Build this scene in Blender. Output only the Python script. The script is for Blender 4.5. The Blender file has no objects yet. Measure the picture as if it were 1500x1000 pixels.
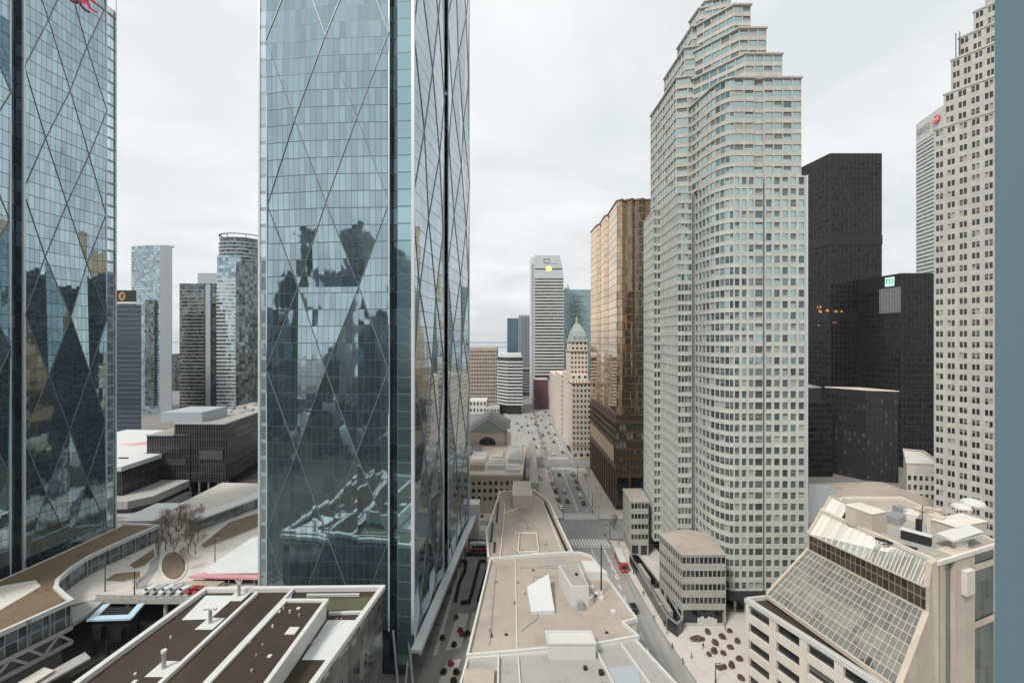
import bpy, math, random
from mathutils import Vector, Matrix
R = random.Random(7)
C = bpy.context.scene.collection
H, F, HY = 85.0, 620.0, 497.0            # eye height, focal length and horizon row of the 1500 x 1000 photo

def gp(px, py, z=0.0):                    # point of the plane at height z seen at a photo pixel
    Y = F*(H-z)/(py-HY); return Vector(((px-750)/F*Y, Y, z))
def at(px, Y): return (px-750)/F*Y
def zat(py, Y): return H-(py-HY)*Y/F

# ------------------------------------------------------------------ materials
class N:
    def __init__(s, name):
        s.m = bpy.data.materials.new(name); s.m.use_nodes = True
        s.t = s.m.node_tree; s.t.nodes.clear()
        s.out = s.t.nodes.new('ShaderNodeOutputMaterial')
        s.p = s.t.nodes.new('ShaderNodeBsdfPrincipled')
        s.t.links.new(s.p.outputs[0], s.out.inputs[0])
    def n(s, typ, **k):
        x = s.t.nodes.new(typ)
        for a, b in k.items(): setattr(x, a, b)
        return x
    def put(s, sock, v):
        if isinstance(v, bpy.types.NodeSocket): s.t.links.new(v, sock)
        else: sock.default_value = v
    def math(s, op, a, b=0.0, c=None):
        x = s.n('ShaderNodeMath', operation=op); s.put(x.inputs[0], a); s.put(x.inputs[1], b)
        if c is not None: s.put(x.inputs[2], c)
        return x.outputs[0]
    def mix(s, f, a, b):
        x = s.n('ShaderNodeMix', data_type='RGBA')
        s.put(x.inputs[0], f); s.put(x.inputs[6], a); s.put(x.inputs[7], b); return x.outputs[2]
    def pos(s): return s.n('ShaderNodeNewGeometry').outputs['Position']
    def noise(s, scale, detail=4.0, vec=None, stretch=None, rough=.6):
        v = vec or s.pos()
        if stretch:
            mp = s.n('ShaderNodeMapping'); s.put(mp.inputs[0], v); mp.inputs['Scale'].default_value = stretch; v = mp.outputs[0]
        x = s.n('ShaderNodeTexNoise'); x.inputs['Scale'].default_value = scale
        x.inputs['Detail'].default_value = detail; x.inputs['Roughness'].default_value = rough
        s.put(x.inputs['Vector'], v); return x.outputs[0]
    def ramp(s, f, stops):
        x = s.n('ShaderNodeValToRGB'); s.put(x.inputs[0], f); e = x.color_ramp.elements
        while len(e) < len(stops): e.new(.5)
        for q, (p, c) in zip(e, stops): q.position = p; q.color = (c, c, c, 1) if not isinstance(c, tuple) else (*c[:3], 1)
        return x.outputs[0]
def c4(c): return (*c[:3], 1.0)
def scale(c, k): return tuple(min(1, x*k) for x in c[:3])

def plain(name, col, rough=.8, metal=0.0, var=.18, size=.35, streak=True, spec=.4, bump=0.0, panel=None):
    a = N(name)
    big = a.noise(size*.25, 3.0)
    fine = a.noise(size*4, 5.0)
    f = a.math('ADD', a.math('MULTIPLY', big, .6), a.math('MULTIPLY', fine, .4))
    if streak:
        st = a.noise(1.0, 4.0, stretch=(1.1, 1.1, .06))
        f = a.math('ADD', a.math('MULTIPLY', f, .6), a.math('MULTIPLY', st, .4))
    rr = a.ramp(f, [(.3, 0.0), (.7, 1.0)])
    cc = a.mix(rr, c4(scale(col, 1-var)), c4(scale(col, 1+var)))
    if panel:
        uv = a.n('ShaderNodeUVMap'); uv.uv_map = 'UVMap'; sp = a.n('ShaderNodeSeparateXYZ'); a.put(sp.inputs[0], uv.outputs[0])
        U = a.math('DIVIDE', sp.outputs[0], panel[0]); V = a.math('DIVIDE', sp.outputs[1], panel[1])
        cb = a.n('ShaderNodeCombineXYZ'); a.put(cb.inputs[0], a.math('FLOOR', U)); a.put(cb.inputs[1], a.math('FLOOR', V))
        wn = a.n('ShaderNodeTexWhiteNoise', noise_dimensions='3D'); a.put(wn.inputs['Vector'], cb.outputs[0])
        cc = a.mix(a.math('MULTIPLY', wn.outputs['Value'], .38), cc, c4(scale(col, .66)))
        ln = a.math('MAXIMUM', a.math('LESS_THAN', a.math('FRACT', U), .045/panel[0]), a.math('LESS_THAN', a.math('FRACT', V), .05/panel[1]))
        cc = a.mix(a.math('MULTIPLY', ln, .55), cc, c4(scale(col, .4)))
    a.put(a.p.inputs['Base Color'], cc)
    a.p.inputs['Roughness'].default_value = rough; a.p.inputs['Metallic'].default_value = metal
    a.p.inputs['Specular IOR Level'].default_value = spec
    if bump:
        b = a.n('ShaderNodeBump'); b.inputs['Strength'].default_value = bump; a.put(b.inputs['Height'], fine)
        a.t.links.new(b.outputs[0], a.p.inputs['Normal'])
    return a.m

def curtain(name, glass, frame, fw=1.5, fh=4.0, lw=.06, lh=.12, rough=.04, metal=.85, tilt=.012, var=.15, spand=None, sfrac=.3, vert=1.0, wave=0.0, lights=0.0):
    """glazed skin: panes of fw x fh metres in UV space, each leaning a hair differently"""
    a = N(name)
    uv = a.n('ShaderNodeUVMap'); uv.uv_map = 'UVMap'
    sp = a.n('ShaderNodeSeparateXYZ'); a.put(sp.inputs[0], uv.outputs[0])
    U = a.math('DIVIDE', sp.outputs[0], fw); V = a.math('DIVIDE', sp.outputs[1], fh)
    fu = a.math('FRACT', U); fv = a.math('FRACT', V)
    cu = a.math('FLOOR', U); cv = a.math('FLOOR', V)
    cb = a.n('ShaderNodeCombineXYZ'); a.put(cb.inputs[0], cu); a.put(cb.inputs[1], cv)
    wn = a.n('ShaderNodeTexWhiteNoise', noise_dimensions='3D'); a.put(wn.inputs['Vector'], cb.outputs[0])
    g = a.mix(wn.outputs['Value'], c4(scale(glass, 1-var)), c4(scale(glass, 1+var)))
    mu = a.math('LESS_THAN', fu, lw/fw); mv = a.math('LESS_THAN', fv, lh/fh)
    line = a.math('MAXIMUM', a.math('MULTIPLY', mu, vert), mv)
    metalv = a.math('MULTIPLY', a.math('SUBTRACT', 1.0, line), metal)
    col = g; rg = rough
    if spand:
        s_ = a.math('LESS_THAN', fv, sfrac)
        col = a.mix(s_, col, c4(spand))
        metalv = a.math('MULTIPLY', metalv, a.math('SUBTRACT', 1.0, a.math('MULTIPLY', s_, .75)))
        rg = a.math('ADD', rough, a.math('MULTIPLY', s_, .3))
    col = a.mix(line, col, c4(frame))
    rg = a.math('ADD', rg, a.math('MULTIPLY', line, .35)) if not isinstance(rg, float) else a.math('ADD', rg, a.math('MULTIPLY', line, .4))
    a.put(a.p.inputs['Base Color'], col); a.put(a.p.inputs['Metallic'], metalv); a.put(a.p.inputs['Roughness'], rg)
    geo = a.n('ShaderNodeNewGeometry')
    sub = a.n('ShaderNodeVectorMath', operation='SUBTRACT'); a.put(sub.inputs[0], wn.outputs['Color']); sub.inputs[1].default_value = (.5, .5, .5)
    sc = a.n('ShaderNodeVectorMath', operation='SCALE'); a.put(sc.inputs[0], sub.outputs[0]); sc.inputs['Scale'].default_value = tilt
    ad = a.n('ShaderNodeVectorMath', operation='ADD'); a.put(ad.inputs[0], geo.outputs['Normal']); a.put(ad.inputs[1], sc.outputs[0])
    vec = ad.outputs[0]
    if wave:
        nz = a.n('ShaderNodeTexNoise'); nz.inputs['Scale'].default_value = .22; nz.inputs['Detail'].default_value = 1.0
        a.put(nz.inputs['Vector'], geo.outputs['Position'])
        s2 = a.n('ShaderNodeVectorMath', operation='SUBTRACT'); a.put(s2.inputs[0], nz.outputs['Color']); s2.inputs[1].default_value = (.5, .5, .5)
        s3 = a.n('ShaderNodeVectorMath', operation='SCALE'); a.put(s3.inputs[0], s2.outputs[0]); s3.inputs['Scale'].default_value = wave
        a2 = a.n('ShaderNodeVectorMath', operation='ADD'); a.put(a2.inputs[0], vec); a.put(a2.inputs[1], s3.outputs[0]); vec = a2.outputs[0]
    nm = a.n('ShaderNodeVectorMath', operation='NORMALIZE'); a.put(nm.inputs[0], vec)
    a.t.links.new(nm.outputs[0], a.p.inputs['Normal'])
    return a.m

def sheet(name, col, rough=.93, seam=0.0, dirt=.35, track=False, bump=.2):
    """flat roofs and roads: blotchy dirt, puddle stains, welded seams or wheel tracks"""
    a = N(name); p = a.pos()
    big = a.ramp(a.noise(.045, 5.0, rough=.65), [(.35, 0.0), (.68, 1.0)])
    st = a.ramp(a.noise(.16, 6.0, rough=.7), [(.52, 0.0), (.62, 1.0)])
    fine = a.noise(2.6, 6.0, rough=.75)
    c = a.mix(big, c4(scale(col, 1-dirt*.45)), c4(scale(col, 1+dirt*.30)))
    c = a.mix(a.math('MULTIPLY', st, .55), c, c4(scale(col, 1-dirt)))
    c = a.mix(a.math('MULTIPLY', fine, .5), c, c4(scale(col, 1-dirt*.8)))
    if track:
        w = a.ramp(a.noise(1.0, 4.0, stretch=(.75, .02, 1)), [(.4, 0.0), (.62, 1.0)])
        c = a.mix(a.math('MULTIPLY', w, .6), c, c4(scale(col, .62)))
    if seam:
        sp = a.n('ShaderNodeSeparateXYZ'); a.put(sp.inputs[0], p)
        l1 = a.math('LESS_THAN', a.math('FRACT', a.math('DIVIDE', sp.outputs[0], seam)), .035)
        l2 = a.math('LESS_THAN', a.math('FRACT', a.math('DIVIDE', sp.outputs[1], seam*3.3)), .012)
        c = a.mix(a.math('MULTIPLY', a.math('MAXIMUM', l1, l2), .5), c, c4(scale(col, .72)))
    a.put(a.p.inputs['Base Color'], c); a.p.inputs['Roughness'].default_value = rough; a.p.inputs['Specular IOR Level'].default_value = .3
    b = a.n('ShaderNodeBump'); b.inputs['Strength'].default_value = bump; a.put(b.inputs['Height'], fine); a.t.links.new(b.outputs[0], a.p.inputs['Normal'])
    return a.m
def glow(name, col, s):
    a = N(name); a.p.inputs['Base Color'].default_value = c4(col)
    a.p.inputs['Emission Color'].default_value = c4(col); a.p.inputs['Emission Strength'].default_value = s
    return a.m

M = {}
M['glass_teal'] = curtain('teal_glass_skin', (.36, .475, .515), (.05, .085, .10), 1.5, 4.2, .09, .2, metal=.94, tilt=.015, var=.14, wave=.034)
M['glass_side'] = curtain('pale_glass_skin', (.38, .475, .525), (.12, .16, .18), 1.5, 4.2, .09, .2, metal=.92, tilt=.01, var=.10, wave=.03)
M['glass_slot'] = curtain('dark_slot_glass', (.10, .15, .175), (.04, .05, .06), 1.2, 4.2, .1, .35, metal=.8, tilt=.02, var=.5)
M['glass_corner'] = curtain('corner_bay_glass', (.36, .52, .56), (.08, .13, .15), 4.0, 4.2, .12, .28, metal=.9, tilt=.006, var=.08)
M['glass_pale_strip'] = curtain('light_corner_glass', (.58, .70, .74), (.28, .36, .40), 1.9, 4.2, .12, .9, metal=.8, tilt=.02, var=.22)
M['fin'] = plain('pale_metal_fin', (.62, .66, .68), .35, .3, .06, streak=False)
M['bar'] = plain('grey_metal_bar', (.20, .23, .245), .4, .3, .06, streak=False)
M['bar_dark'] = plain('dark_metal_bar', (.06, .08, .09), .4, .4, .06, streak=False)
M['stone'] = plain('pale_stone_cladding', (.53, .545, .51), .7, 0, .17, panel=(1.32, 1.75))
M['stone_wing'] = plain('darker_stone_cladding', (.42, .42, .385), .75, 0, .15, panel=(1.35, 1.6))  # darker grey stone of the low wings
M['stone_warm'] = plain('warm_stone_cladding', (.53, .51, .465), .7, 0, .14, panel=(1.35, 1.75))
M['stone_right'] = plain('grey_beige_stone', (.51, .495, .455), .8, 0, .15, panel=(1.42, 1.8))
M['beige'] = plain('beige_precast', (.54, .475, .39), .8, 0, .14, panel=(3.4, 3.6))
M['beige_light'] = plain('light_precast', (.69, .65, .575), .75, 0, .12, panel=(3.0, 2.0))
M['limestone'] = plain('limestone', (.60, .53, .45), .85, 0, .12)
M['lime_dark'] = plain('weathered_limestone', (.42, .36, .29), .85, 0, .18)
M['white'] = plain('white_coping', (.57, .57, .545), .6, 0, .06)
M['white_roof'] = plain('white_membrane', (.58, .59, .58), .6, 0, .06, streak=False)
M['roof_beige'] = sheet('beige_roof_membrane', (.42, .365, .305), seam=2.4, dirt=.34)
M['roof_grey'] = sheet('grey_roof_membrane', (.38, .37, .34), seam=2.0, dirt=.38)
M['roof_brown'] = sheet('brown_roof_ballast', (.062, .046, .035), dirt=.5, bump=.5)
M['deck_brown'] = sheet('brown_planted_deck', (.225, .16, .10), dirt=.6, bump=.5)
M['concrete'] = plain('grey_concrete', (.38, .37, .35), .85, 0, .14)
M['concrete_dk'] = plain('dark_concrete', (.16, .16, .155), .85, 0, .18)
M['ground'] = plain('town_ground', (.19, .185, .175), .9, 0, .3, .1, streak=False)
M['paving'] = sheet('light_paving', (.60, .56, .51), seam=3.2, dirt=.26)
M['asphalt'] = sheet('asphalt', (.36, .36, .35), dirt=.32, track=True)
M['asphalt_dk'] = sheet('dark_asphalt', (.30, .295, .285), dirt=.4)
M['paint'] = plain('road_paint', (.72, .72, .69), .8, 0, .12, 1.5, streak=False)
M['black_metal'] = plain('black_steel', (.018, .017, .019), .45, .3, .2)
M['dark_metal'] = plain('dark_grey_metal', (.028, .027, .029), .5, .3, .15)
M['grey_metal'] = plain('grey_metal', (.35, .36, .37), .45, .4, .08, streak=False)
M['w_dark'] = plain('dark_window_glass', (.018, .022, .026), .06, 0, .3, .1, False, spec=.7)
M['w_mid'] = plain('blue_window_glass', (.12, .17, .19), .05, .55, .25, .1, False, spec=.7)
M['w_teal'] = plain('teal_window_glass', (.40, .52, .505), .05, .8, .2, .1, False)
M['w_blind'] = plain('blind_behind_glass', (.36, .37, .34), .35, 0, .15, .4, False)
M['w_shade'] = plain('drawn_blind', (.17, .175, .165), .3, 0, .3, .3, False)
M['w_slate'] = curtain('slate_window_glass', (.29, .335, .345), (.1, .1, .1), 50, 50, 0, 0, metal=.8, tilt=.05, var=.3, wave=.12)
M['w_grey'] = plain('grey_window_glass', (.07, .075, .075), .08, .1, .3, .1, False, spec=.7)
M['black_glass'] = curtain('black_tower_glass', (.020, .018, .021), (.008, .007, .009), 1.5, 3.8, .25, 1.3, metal=.7, tilt=.03, var=.8)
M['gold_glass'] = curtain('gold_tower_glass', (.84, .60, .40), (.30, .20, .125), 1.5, 3.9, .16, .4, metal=.9, tilt=.010, var=.12)
M['bronze_glass'] = curtain('bronze_tower_glass', (.47, .345, .235), (.22, .165, .12), 1.6, 3.9, .13, .4, metal=.88, tilt=.018, var=.25)
M['bronze'] = plain('bronze_cladding', (.16, .105, .07), .5, .4, .2)
M['teal_far'] = curtain('far_teal_glass', (.18, .30, .31), (.34, .42, .42), 1.6, 3.6, .10, .8, metal=.7, tilt=.02)
M['blue_far'] = curtain('far_blue_glass', (.08, .14, .19), (.10, .16, .2), 1.6, 3.6, .1, .5, metal=.6, tilt=.02)
M['navy_far'] = curtain('navy_office_glass', (.045, .062, .09), (.09, .115, .145), 1.6, 3.6, .12, .75, metal=.45, tilt=.02)
M['navy_ring'] = plain('navy_spandrel', (.05, .065, .09), .5, .1, .1)
M['condo_glass'] = curtain('condo_glass', (.34, .45, .50), (.16, .2, .23), 2.6, 3.3, .2, .3, metal=.75, tilt=.05, var=.45)
M['condo_dark'] = curtain('dark_condo_glass', (.13, .155, .16), (.07, .08, .08), 2.6, 3.3, .25, .3, metal=.65, tilt=.05, var=.7)
M['band_dark'] = curtain('dark_ribbon_glass', (.09, .115, .12), (.05, .06, .06), 2.4, 3.8, .15, .2, metal=.6, tilt=.04, var=.6)
M['grey_panel'] = plain('grey_panel', (.38, .41, .43), .6, .1, .08)
M['pale_panel'] = plain('pale_panel', (.52, .55, .56), .55, .1, .06)
M['purple'] = plain('maroon_panel', (.13, .055, .075), .7, 0, .15)
M['copper'] = plain('green_copper', (.29, .345, .325), .7, 0, .22)
M['slate'] = plain('slate_roof', (.15, .15, .155), .8, 0, .15, streak=False)
M['atrium'] = curtain('atrium_glazing', (.42, .43, .385), (.55, .53, .47), 1.03, 1.93, .0, .0, metal=.85, tilt=.02, var=.14, wave=.12)
M['atrium_up'] = curtain('upper_glazing', (.86, .82, .72), (.70, .67, .6), 1.35, 6.0, .16, .1, metal=.75, tilt=.03, var=.15)
M['bronze_band'] = curtain('bronze_window_band', (.12, .10, .08), (.24, .20, .155), 1.1, 1.9, .14, .22, metal=.55, tilt=.05, var=.5)
M['dark_curtain'] = curtain('black_slat_wall', (.022, .022, .027), (.11, .105, .115), 1.3, 4.5, .16, .12, rough=.2, metal=.3, tilt=.02, var=.3)
M['dark_side'] = curtain('grey_slat_wall', (.085, .078, .085), (.045, .042, .046), 9.0, 3.6, .1, .5, rough=.25, metal=.4, tilt=.05, var=.3)
M['pav_glass'] = curtain('pavilion_glass', (.24, .27, .27), (.16, .17, .16), 1.6, 4.5, .1, .2, metal=.75, tilt=.03, var=.3)
M['blue_white'] = plain('pale_blue_metal', (.50, .66, .76), .5, .1, .08, streak=False)
M['jamb'] = plain('blue_grey_jamb', (.155, .235, .275), .5, .1, .03, .2, False)
M['rail'] = plain('rail_steel', (.26, .25, .24), .4, .6, .15, streak=False)
M['ballast'] = plain('track_ballast', (.055, .05, .045), .95, 0, .35, 1.2, streak=False, bump=.4)
def see_through(name, tint, refl, k, fw, fh):
    m_ = curtain(name, refl, refl, fw, fh, 0, 0, metal=.95, tilt=.03, var=.2, wave=.14); nt_ = m_.node_tree
    p_ = next(n for n in nt_.nodes if n.type == 'BSDF_PRINCIPLED'); o_ = next(n for n in nt_.nodes if n.type == 'OUTPUT_MATERIAL')
    tr = nt_.nodes.new('ShaderNodeBsdfTransparent'); tr.inputs[0].default_value = c4(tint); mx_ = nt_.nodes.new('ShaderNodeMixShader'); mx_.inputs[0].default_value = k
    nt_.links.new(tr.outputs[0], mx_.inputs[1]); nt_.links.new(p_.outputs[0], mx_.inputs[2]); nt_.links.new(mx_.outputs[0], o_.inputs[0]); return m_
M['atrium'] = see_through('atrium_glazing', (.72, .74, .68), (.78, .77, .69), .34, 1.03, 1.93)
M['red'] = plain('red_paint', (.42, .035, .04), .35, 0, .08, streak=False)
M['pink'] = plain('pink_mark_and_reflection', (.60, .28, .33), .7, 0, .25, .9, streak=False)  # arena roof mark, and the red reflection painted on the hall edge
M['bark'] = plain('bare_bark', (.155, .115, .09), .9, 0, .25, streak=False)
M['twig'] = plain('bare_twigs', (.20, .145, .115), .9, 0, .3, 1.5, streak=False)
M['shrub'] = plain('winter_shrub_leaves', (.15, .095, .07), .9, 0, .4, 2.5, streak=False)
M['grass'] = plain('dull_winter_lawn', (.17, .135, .09), .95, 0, .3, .8, streak=False, bump=.3)
M['water'] = plain('hazy_lake_water', (.34, .41, .46), .35, 0, .05, streak=False)  # paler than the water itself, distance haze mixed into the colour
M['skin'] = plain('skin', (.45, .29, .21), .6, 0, .05, streak=False)
M['coat'] = plain('dark_coat', (.03, .032, .04), .8, 0, .1, streak=False)
M['rubber'] = plain('tyre_rubber', (.02, .02, .02), .8, 0, .1, streak=False)
M['lampglass'] = plain('lamp_glass', (.6, .6, .55), .3, 0, .05, streak=False)
M['sign_red'] = glow('red_sign', (.55, .03, .06), .35)
M['sign_mint'] = glow('mint_sign', (.45, .85, .62), .75)
M['sign_green'] = plain('green_letters', (.02, .22, .09), .5, 0, .05, streak=False)
M['sign_lime'] = glow('lime_sign', (.62, .95, .15), .9)
M['sign_gold'] = plain('gold_emblem', (.55, .33, .12), .5, 0, .1, streak=False)
M['sign_text'] = plain('grey_letters', (.25, .29, .31), .5, 0, .05, streak=False)
for nm, c in dict(silver=(.42, .43, .44), white=(.72, .72, .71), black=(.02, .02, .022), grey=(.13, .135, .14), red=(.33, .03, .03), blue=(.05, .08, .16)).items():
    M['car_'+nm] = plain('car_paint_'+nm, c, .25, .2, .04, streak=False)

# ------------------------------------------------------------------ mesh builder
class MB:
    def __init__(s): s.v = []; s.f = []; s.m = []; s.uv = []
    def face(s, pts, mi=0, uv=None):
        k = len(s.v); s.v += [tuple(p) for p in pts]; s.f.append(tuple(range(k, k+len(pts)))); s.m.append(mi)
        if uv is None:
            n = Vector((0, 0, 0)); P = [Vector(p) for p in pts]
            for i in range(len(P)): n += P[i].cross(P[(i+1) % len(P)])
            n = n.normalized() if n.length > 1e-9 else Vector((0, 0, 1))
            if abs(n.z) > .97: uv = [(p[0], p[1]) for p in pts]
            else:
                t = Vector((-n.y, n.x, 0)).normalized(); b = n.cross(t)
                if abs(n.z) < .3: uv = [(Vector(p).dot(t), p[2]) for p in pts]
                else: uv = [((Vector(p)-P[0]).dot(t), (Vector(p)-P[0]).dot(b)) for p in pts]
        s.uv += uv
    def box(s, x0, x1, y0, y1, z0, z1, mi=0):
        s.prism([(x0, y0), (x1, y0), (x1, y1), (x0, y1)], z0, z1, mi)
    def prism(s, poly, z0, z1, mi=0, top=None, bottom=True, cap=True):
        n = len(poly)
        for i in range(n):
            a, b = poly[i], poly[(i+1) % n]
            s.face([(a[0], a[1], z0), (b[0], b[1], z0), (b[0], b[1], z1), (a[0], a[1], z1)], mi)
        if cap: s.face([(p[0], p[1], z1) for p in poly], mi if top is None else top)
        if bottom: s.face([(p[0], p[1], z0) for p in reversed(poly)], mi)
    def bar(s, p, q, w, h=None, mi=0, up=(0, 0, 1)):
        p = Vector(p); q = Vector(q); d = (q-p).normalized(); h = h or w
        u = Vector(up)
        if abs(d.dot(u)) > .95: u = Vector((0, 1, 0))
        a = d.cross(u).normalized()*w/2; b = a.cross(d).normalized()*h/2
        A = [p-a-b, p+a-b, p+a+b, p-a+b]; B = [x+(q-p) for x in A]
        for i in range(4):
            j = (i+1) % 4; s.face([A[i], A[j], B[j], B[i]], mi)
        s.face(A[::-1], mi); s.face(B, mi)
    def tube(s, p, q, r0, r1, n=8, mi=0, caps=True):
        p = Vector(p); q = Vector(q); d = (q-p).normalized()
        u = Vector((0, 0, 1)) if abs(d.z) < .9 else Vector((1, 0, 0))
        a = d.cross(u).normalized(); b = d.cross(a)
        A = [p+(a*math.cos(6.2832*i/n)+b*math.sin(6.2832*i/n))*r0 for i in range(n)]
        B = [q+(a*math.cos(6.2832*i/n)+b*math.sin(6.2832*i/n))*r1 for i in range(n)]
        for i in range(n): s.face([A[i], B[i], B[(i+1) % n], A[(i+1) % n]], mi)
        if caps: s.face(A, mi); s.face(B[::-1], mi)
    def dome(s, c, r, squash=1.0, n=12, m=5, mi=0):
        pts = [[(c[0]+r*math.cos(a)*math.cos(b), c[1]+r*math.sin(a)*math.cos(b), c[2]+r*squash*math.sin(b)) for a in [6.2832*i/n for i in range(n)]] for b in [math.pi/2*j/m for j in range(m+1)]]
        for j in range(m):
            for i in range(n):
                k = (i+1) % n; s.face([pts[j][i], pts[j][k], pts[j+1][k], pts[j+1][i]], mi)
    def build(s, name, mats, parent=None, smooth=False, kind=None):
        me = bpy.data.meshes.new(name); me.from_pydata(s.v, [], s.f)
        ul = me.uv_layers.new(name='UVMap')
        flat = [x for u in s.uv for x in u]; ul.data.foreach_set('uv', flat)
        if not isinstance(mats, (list, tuple)): mats = [mats]
        for m in mats: me.materials.append(M[m] if isinstance(m, str) else m)
        me.polygons.foreach_set('material_index', s.m)
        if smooth: me.polygons.foreach_set('use_smooth', [True]*len(s.f))
        me.update()
        o = bpy.data.objects.new(name, me); C.objects.link(o)
        if parent:
            o.parent = parent; r = parent
            while r.parent: r = r.parent
            if parent is r and not r.get('local'): o.location = -r.location
        if kind: o['kind'] = kind
        return o

def thing(name, label, cat, loc=(0, 0, 0), group=None, rz=0.0, local=False):
    o = bpy.data.objects.new(name, None); C.objects.link(o); o.location = loc; o.rotation_euler = (0, 0, rz)
    o.empty_display_size = .5
    o['label'] = label; o['category'] = cat
    if group: o['group'] = group
    if local: o['local'] = True
    return o
def struct(name, mb, mats): o = mb.build(name, mats); o['kind'] = 'structure'; return o
def copy_tree(o, parent=None):
    c = o.copy(); C.objects.link(c)
    if parent: c.parent = parent
    for ch in list(o.children): copy_tree(ch, c)
    return c

CAM = Vector((0, 0, H))
def leaf_ball(mb, c, r, n, seed, s_=.25):
    q = random.Random(seed)
    for _ in range(n):
        v = Vector((q.gauss(0, 1), q.gauss(0, 1), abs(q.gauss(0, 1)))).normalized()*r*q.uniform(.5, 1); p = Vector(c)+v
        a = Vector((q.uniform(-1, 1), q.uniform(-1, 1), q.uniform(-1, 1))).normalized()*s_; b_ = Vector((q.uniform(-1, 1), q.uniform(-1, 1), q.uniform(-1, 1))).normalized()*s_
        mb.face([p-a, p+b_, p+a, p-b_])
M['hedge'] = plain('dark_hedge', (.022, .025, .018), .9, 0, .3, 1.5, False)
def finish_windows(root, panes, mats, keep=100, blinds=.3):
    """the panes nearest the eye become windows of their own, the rest one 'stuff' part"""
    def size(q):
        c = (Vector(q[0][0])+Vector(q[0][2]))/2
        n = (Vector(q[0][1])-Vector(q[0][0])).cross(Vector(q[0][3])-Vector(q[0][0]))
        d = CAM-c
        if c.y < 5: return -1
        px = 750+F*c.x/c.y; py = HY-F*(c.z-H)/c.y
        if not (-5 < px < 1460 and -5 < py < 1005): return -1
        return n.dot(d)/d.length**3
    panes.sort(key=size, reverse=True)
    q = random.Random(len(panes)); nb = len(mats)
    def put(m, pts, mi, one=False):
        a, b_, c, d = [Vector(p) for p in pts]; g = 0 if one else mi
        k = q.uniform(.25, .8) if q.random() < blinds else 0
        if k:
            e, f_ = a.lerp(d, 1-k), b_.lerp(c, 1-k); m.face([a, b_, f_, e], g); m.face([e, f_, c, d], 1 if one else nb)
        else: m.face([a, b_, c, d], g)
    for pts, mi in panes[:keep]:
        m = MB(); put(m, pts, mi, True); m.build('window', [mats[mi], 'w_shade'], root)
    if len(panes) > keep:
        m = MB()
        for pts, mi in panes[keep:]: put(m, pts, mi)
        m.build('window', list(mats)+['w_shade'], root, kind='stuff')

def facade(mb, panes, p0, p1, z0, z1, nf, nb, sill=.3, head=.12, pier=.3, inset=.25, end=0.0, pick=None, mi=0, twin=0.0, skip=None):
    """wall strip from p0 to p1 (outside on the right hand) with nf x nb recessed openings; sill, head and pier as fractions"""
    p0 = Vector((p0[0], p0[1], 0)); p1 = Vector((p1[0], p1[1], 0)); L = (p1-p0).length
    if L < .05: return
    d = (p1-p0)/L; n = Vector((d.y, -d.x, 0)); fh = (z1-z0)/nf; bw = (L-2*end)/max(nb, 1)
    def P(u, z, o=0.0): q = p0+d*u-n*o; return (q.x, q.y, z)
    def Q(u0, u1, za, zb, m=mi): mb.face([P(u0, za), P(u1, za), P(u1, zb), P(u0, zb)], m)
    if nb == 0: Q(0, L, z0, z1); return
    last = z0
    for k in range(nf):
        za = z0+k*fh+sill*fh; zb = z0+(k+1)*fh-head*fh
        Q(0, L, last, za); last = zb
        u = 0.0; opens = []
        for b in range(nb):
            a0 = end+b*bw+pier*bw/2; a1 = end+(b+1)*bw-pier*bw/2
            if twin: g = twin*bw/2; c = (a0+a1)/2; opens += [(a0, c-g), (c+g, a1)]
            else: opens.append((a0, a1))
        for a0, a1 in opens:
            if skip and skip(k, a0): continue
            Q(u, a0, za, zb); u = a1
            i = inset
            mb.face([P(a0, za), P(a1, za), P(a1, za, i), P(a0, za, i)], mi)
            mb.face([P(a0, zb, i), P(a1, zb, i), P(a1, zb), P(a0, zb)], mi)
            mb.face([P(a0, za), P(a0, za, i), P(a0, zb, i), P(a0, zb)], mi)
            mb.face([P(a1, za, i), P(a1, za), P(a1, zb), P(a1, zb, i)], mi)
            panes.append(([P(a0, za, i), P(a1, za, i), P(a1, zb, i), P(a0, zb, i)], pick(za) if pick else 0))
        Q(u, L, za, zb)
    Q(0, L, last, z1)

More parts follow.
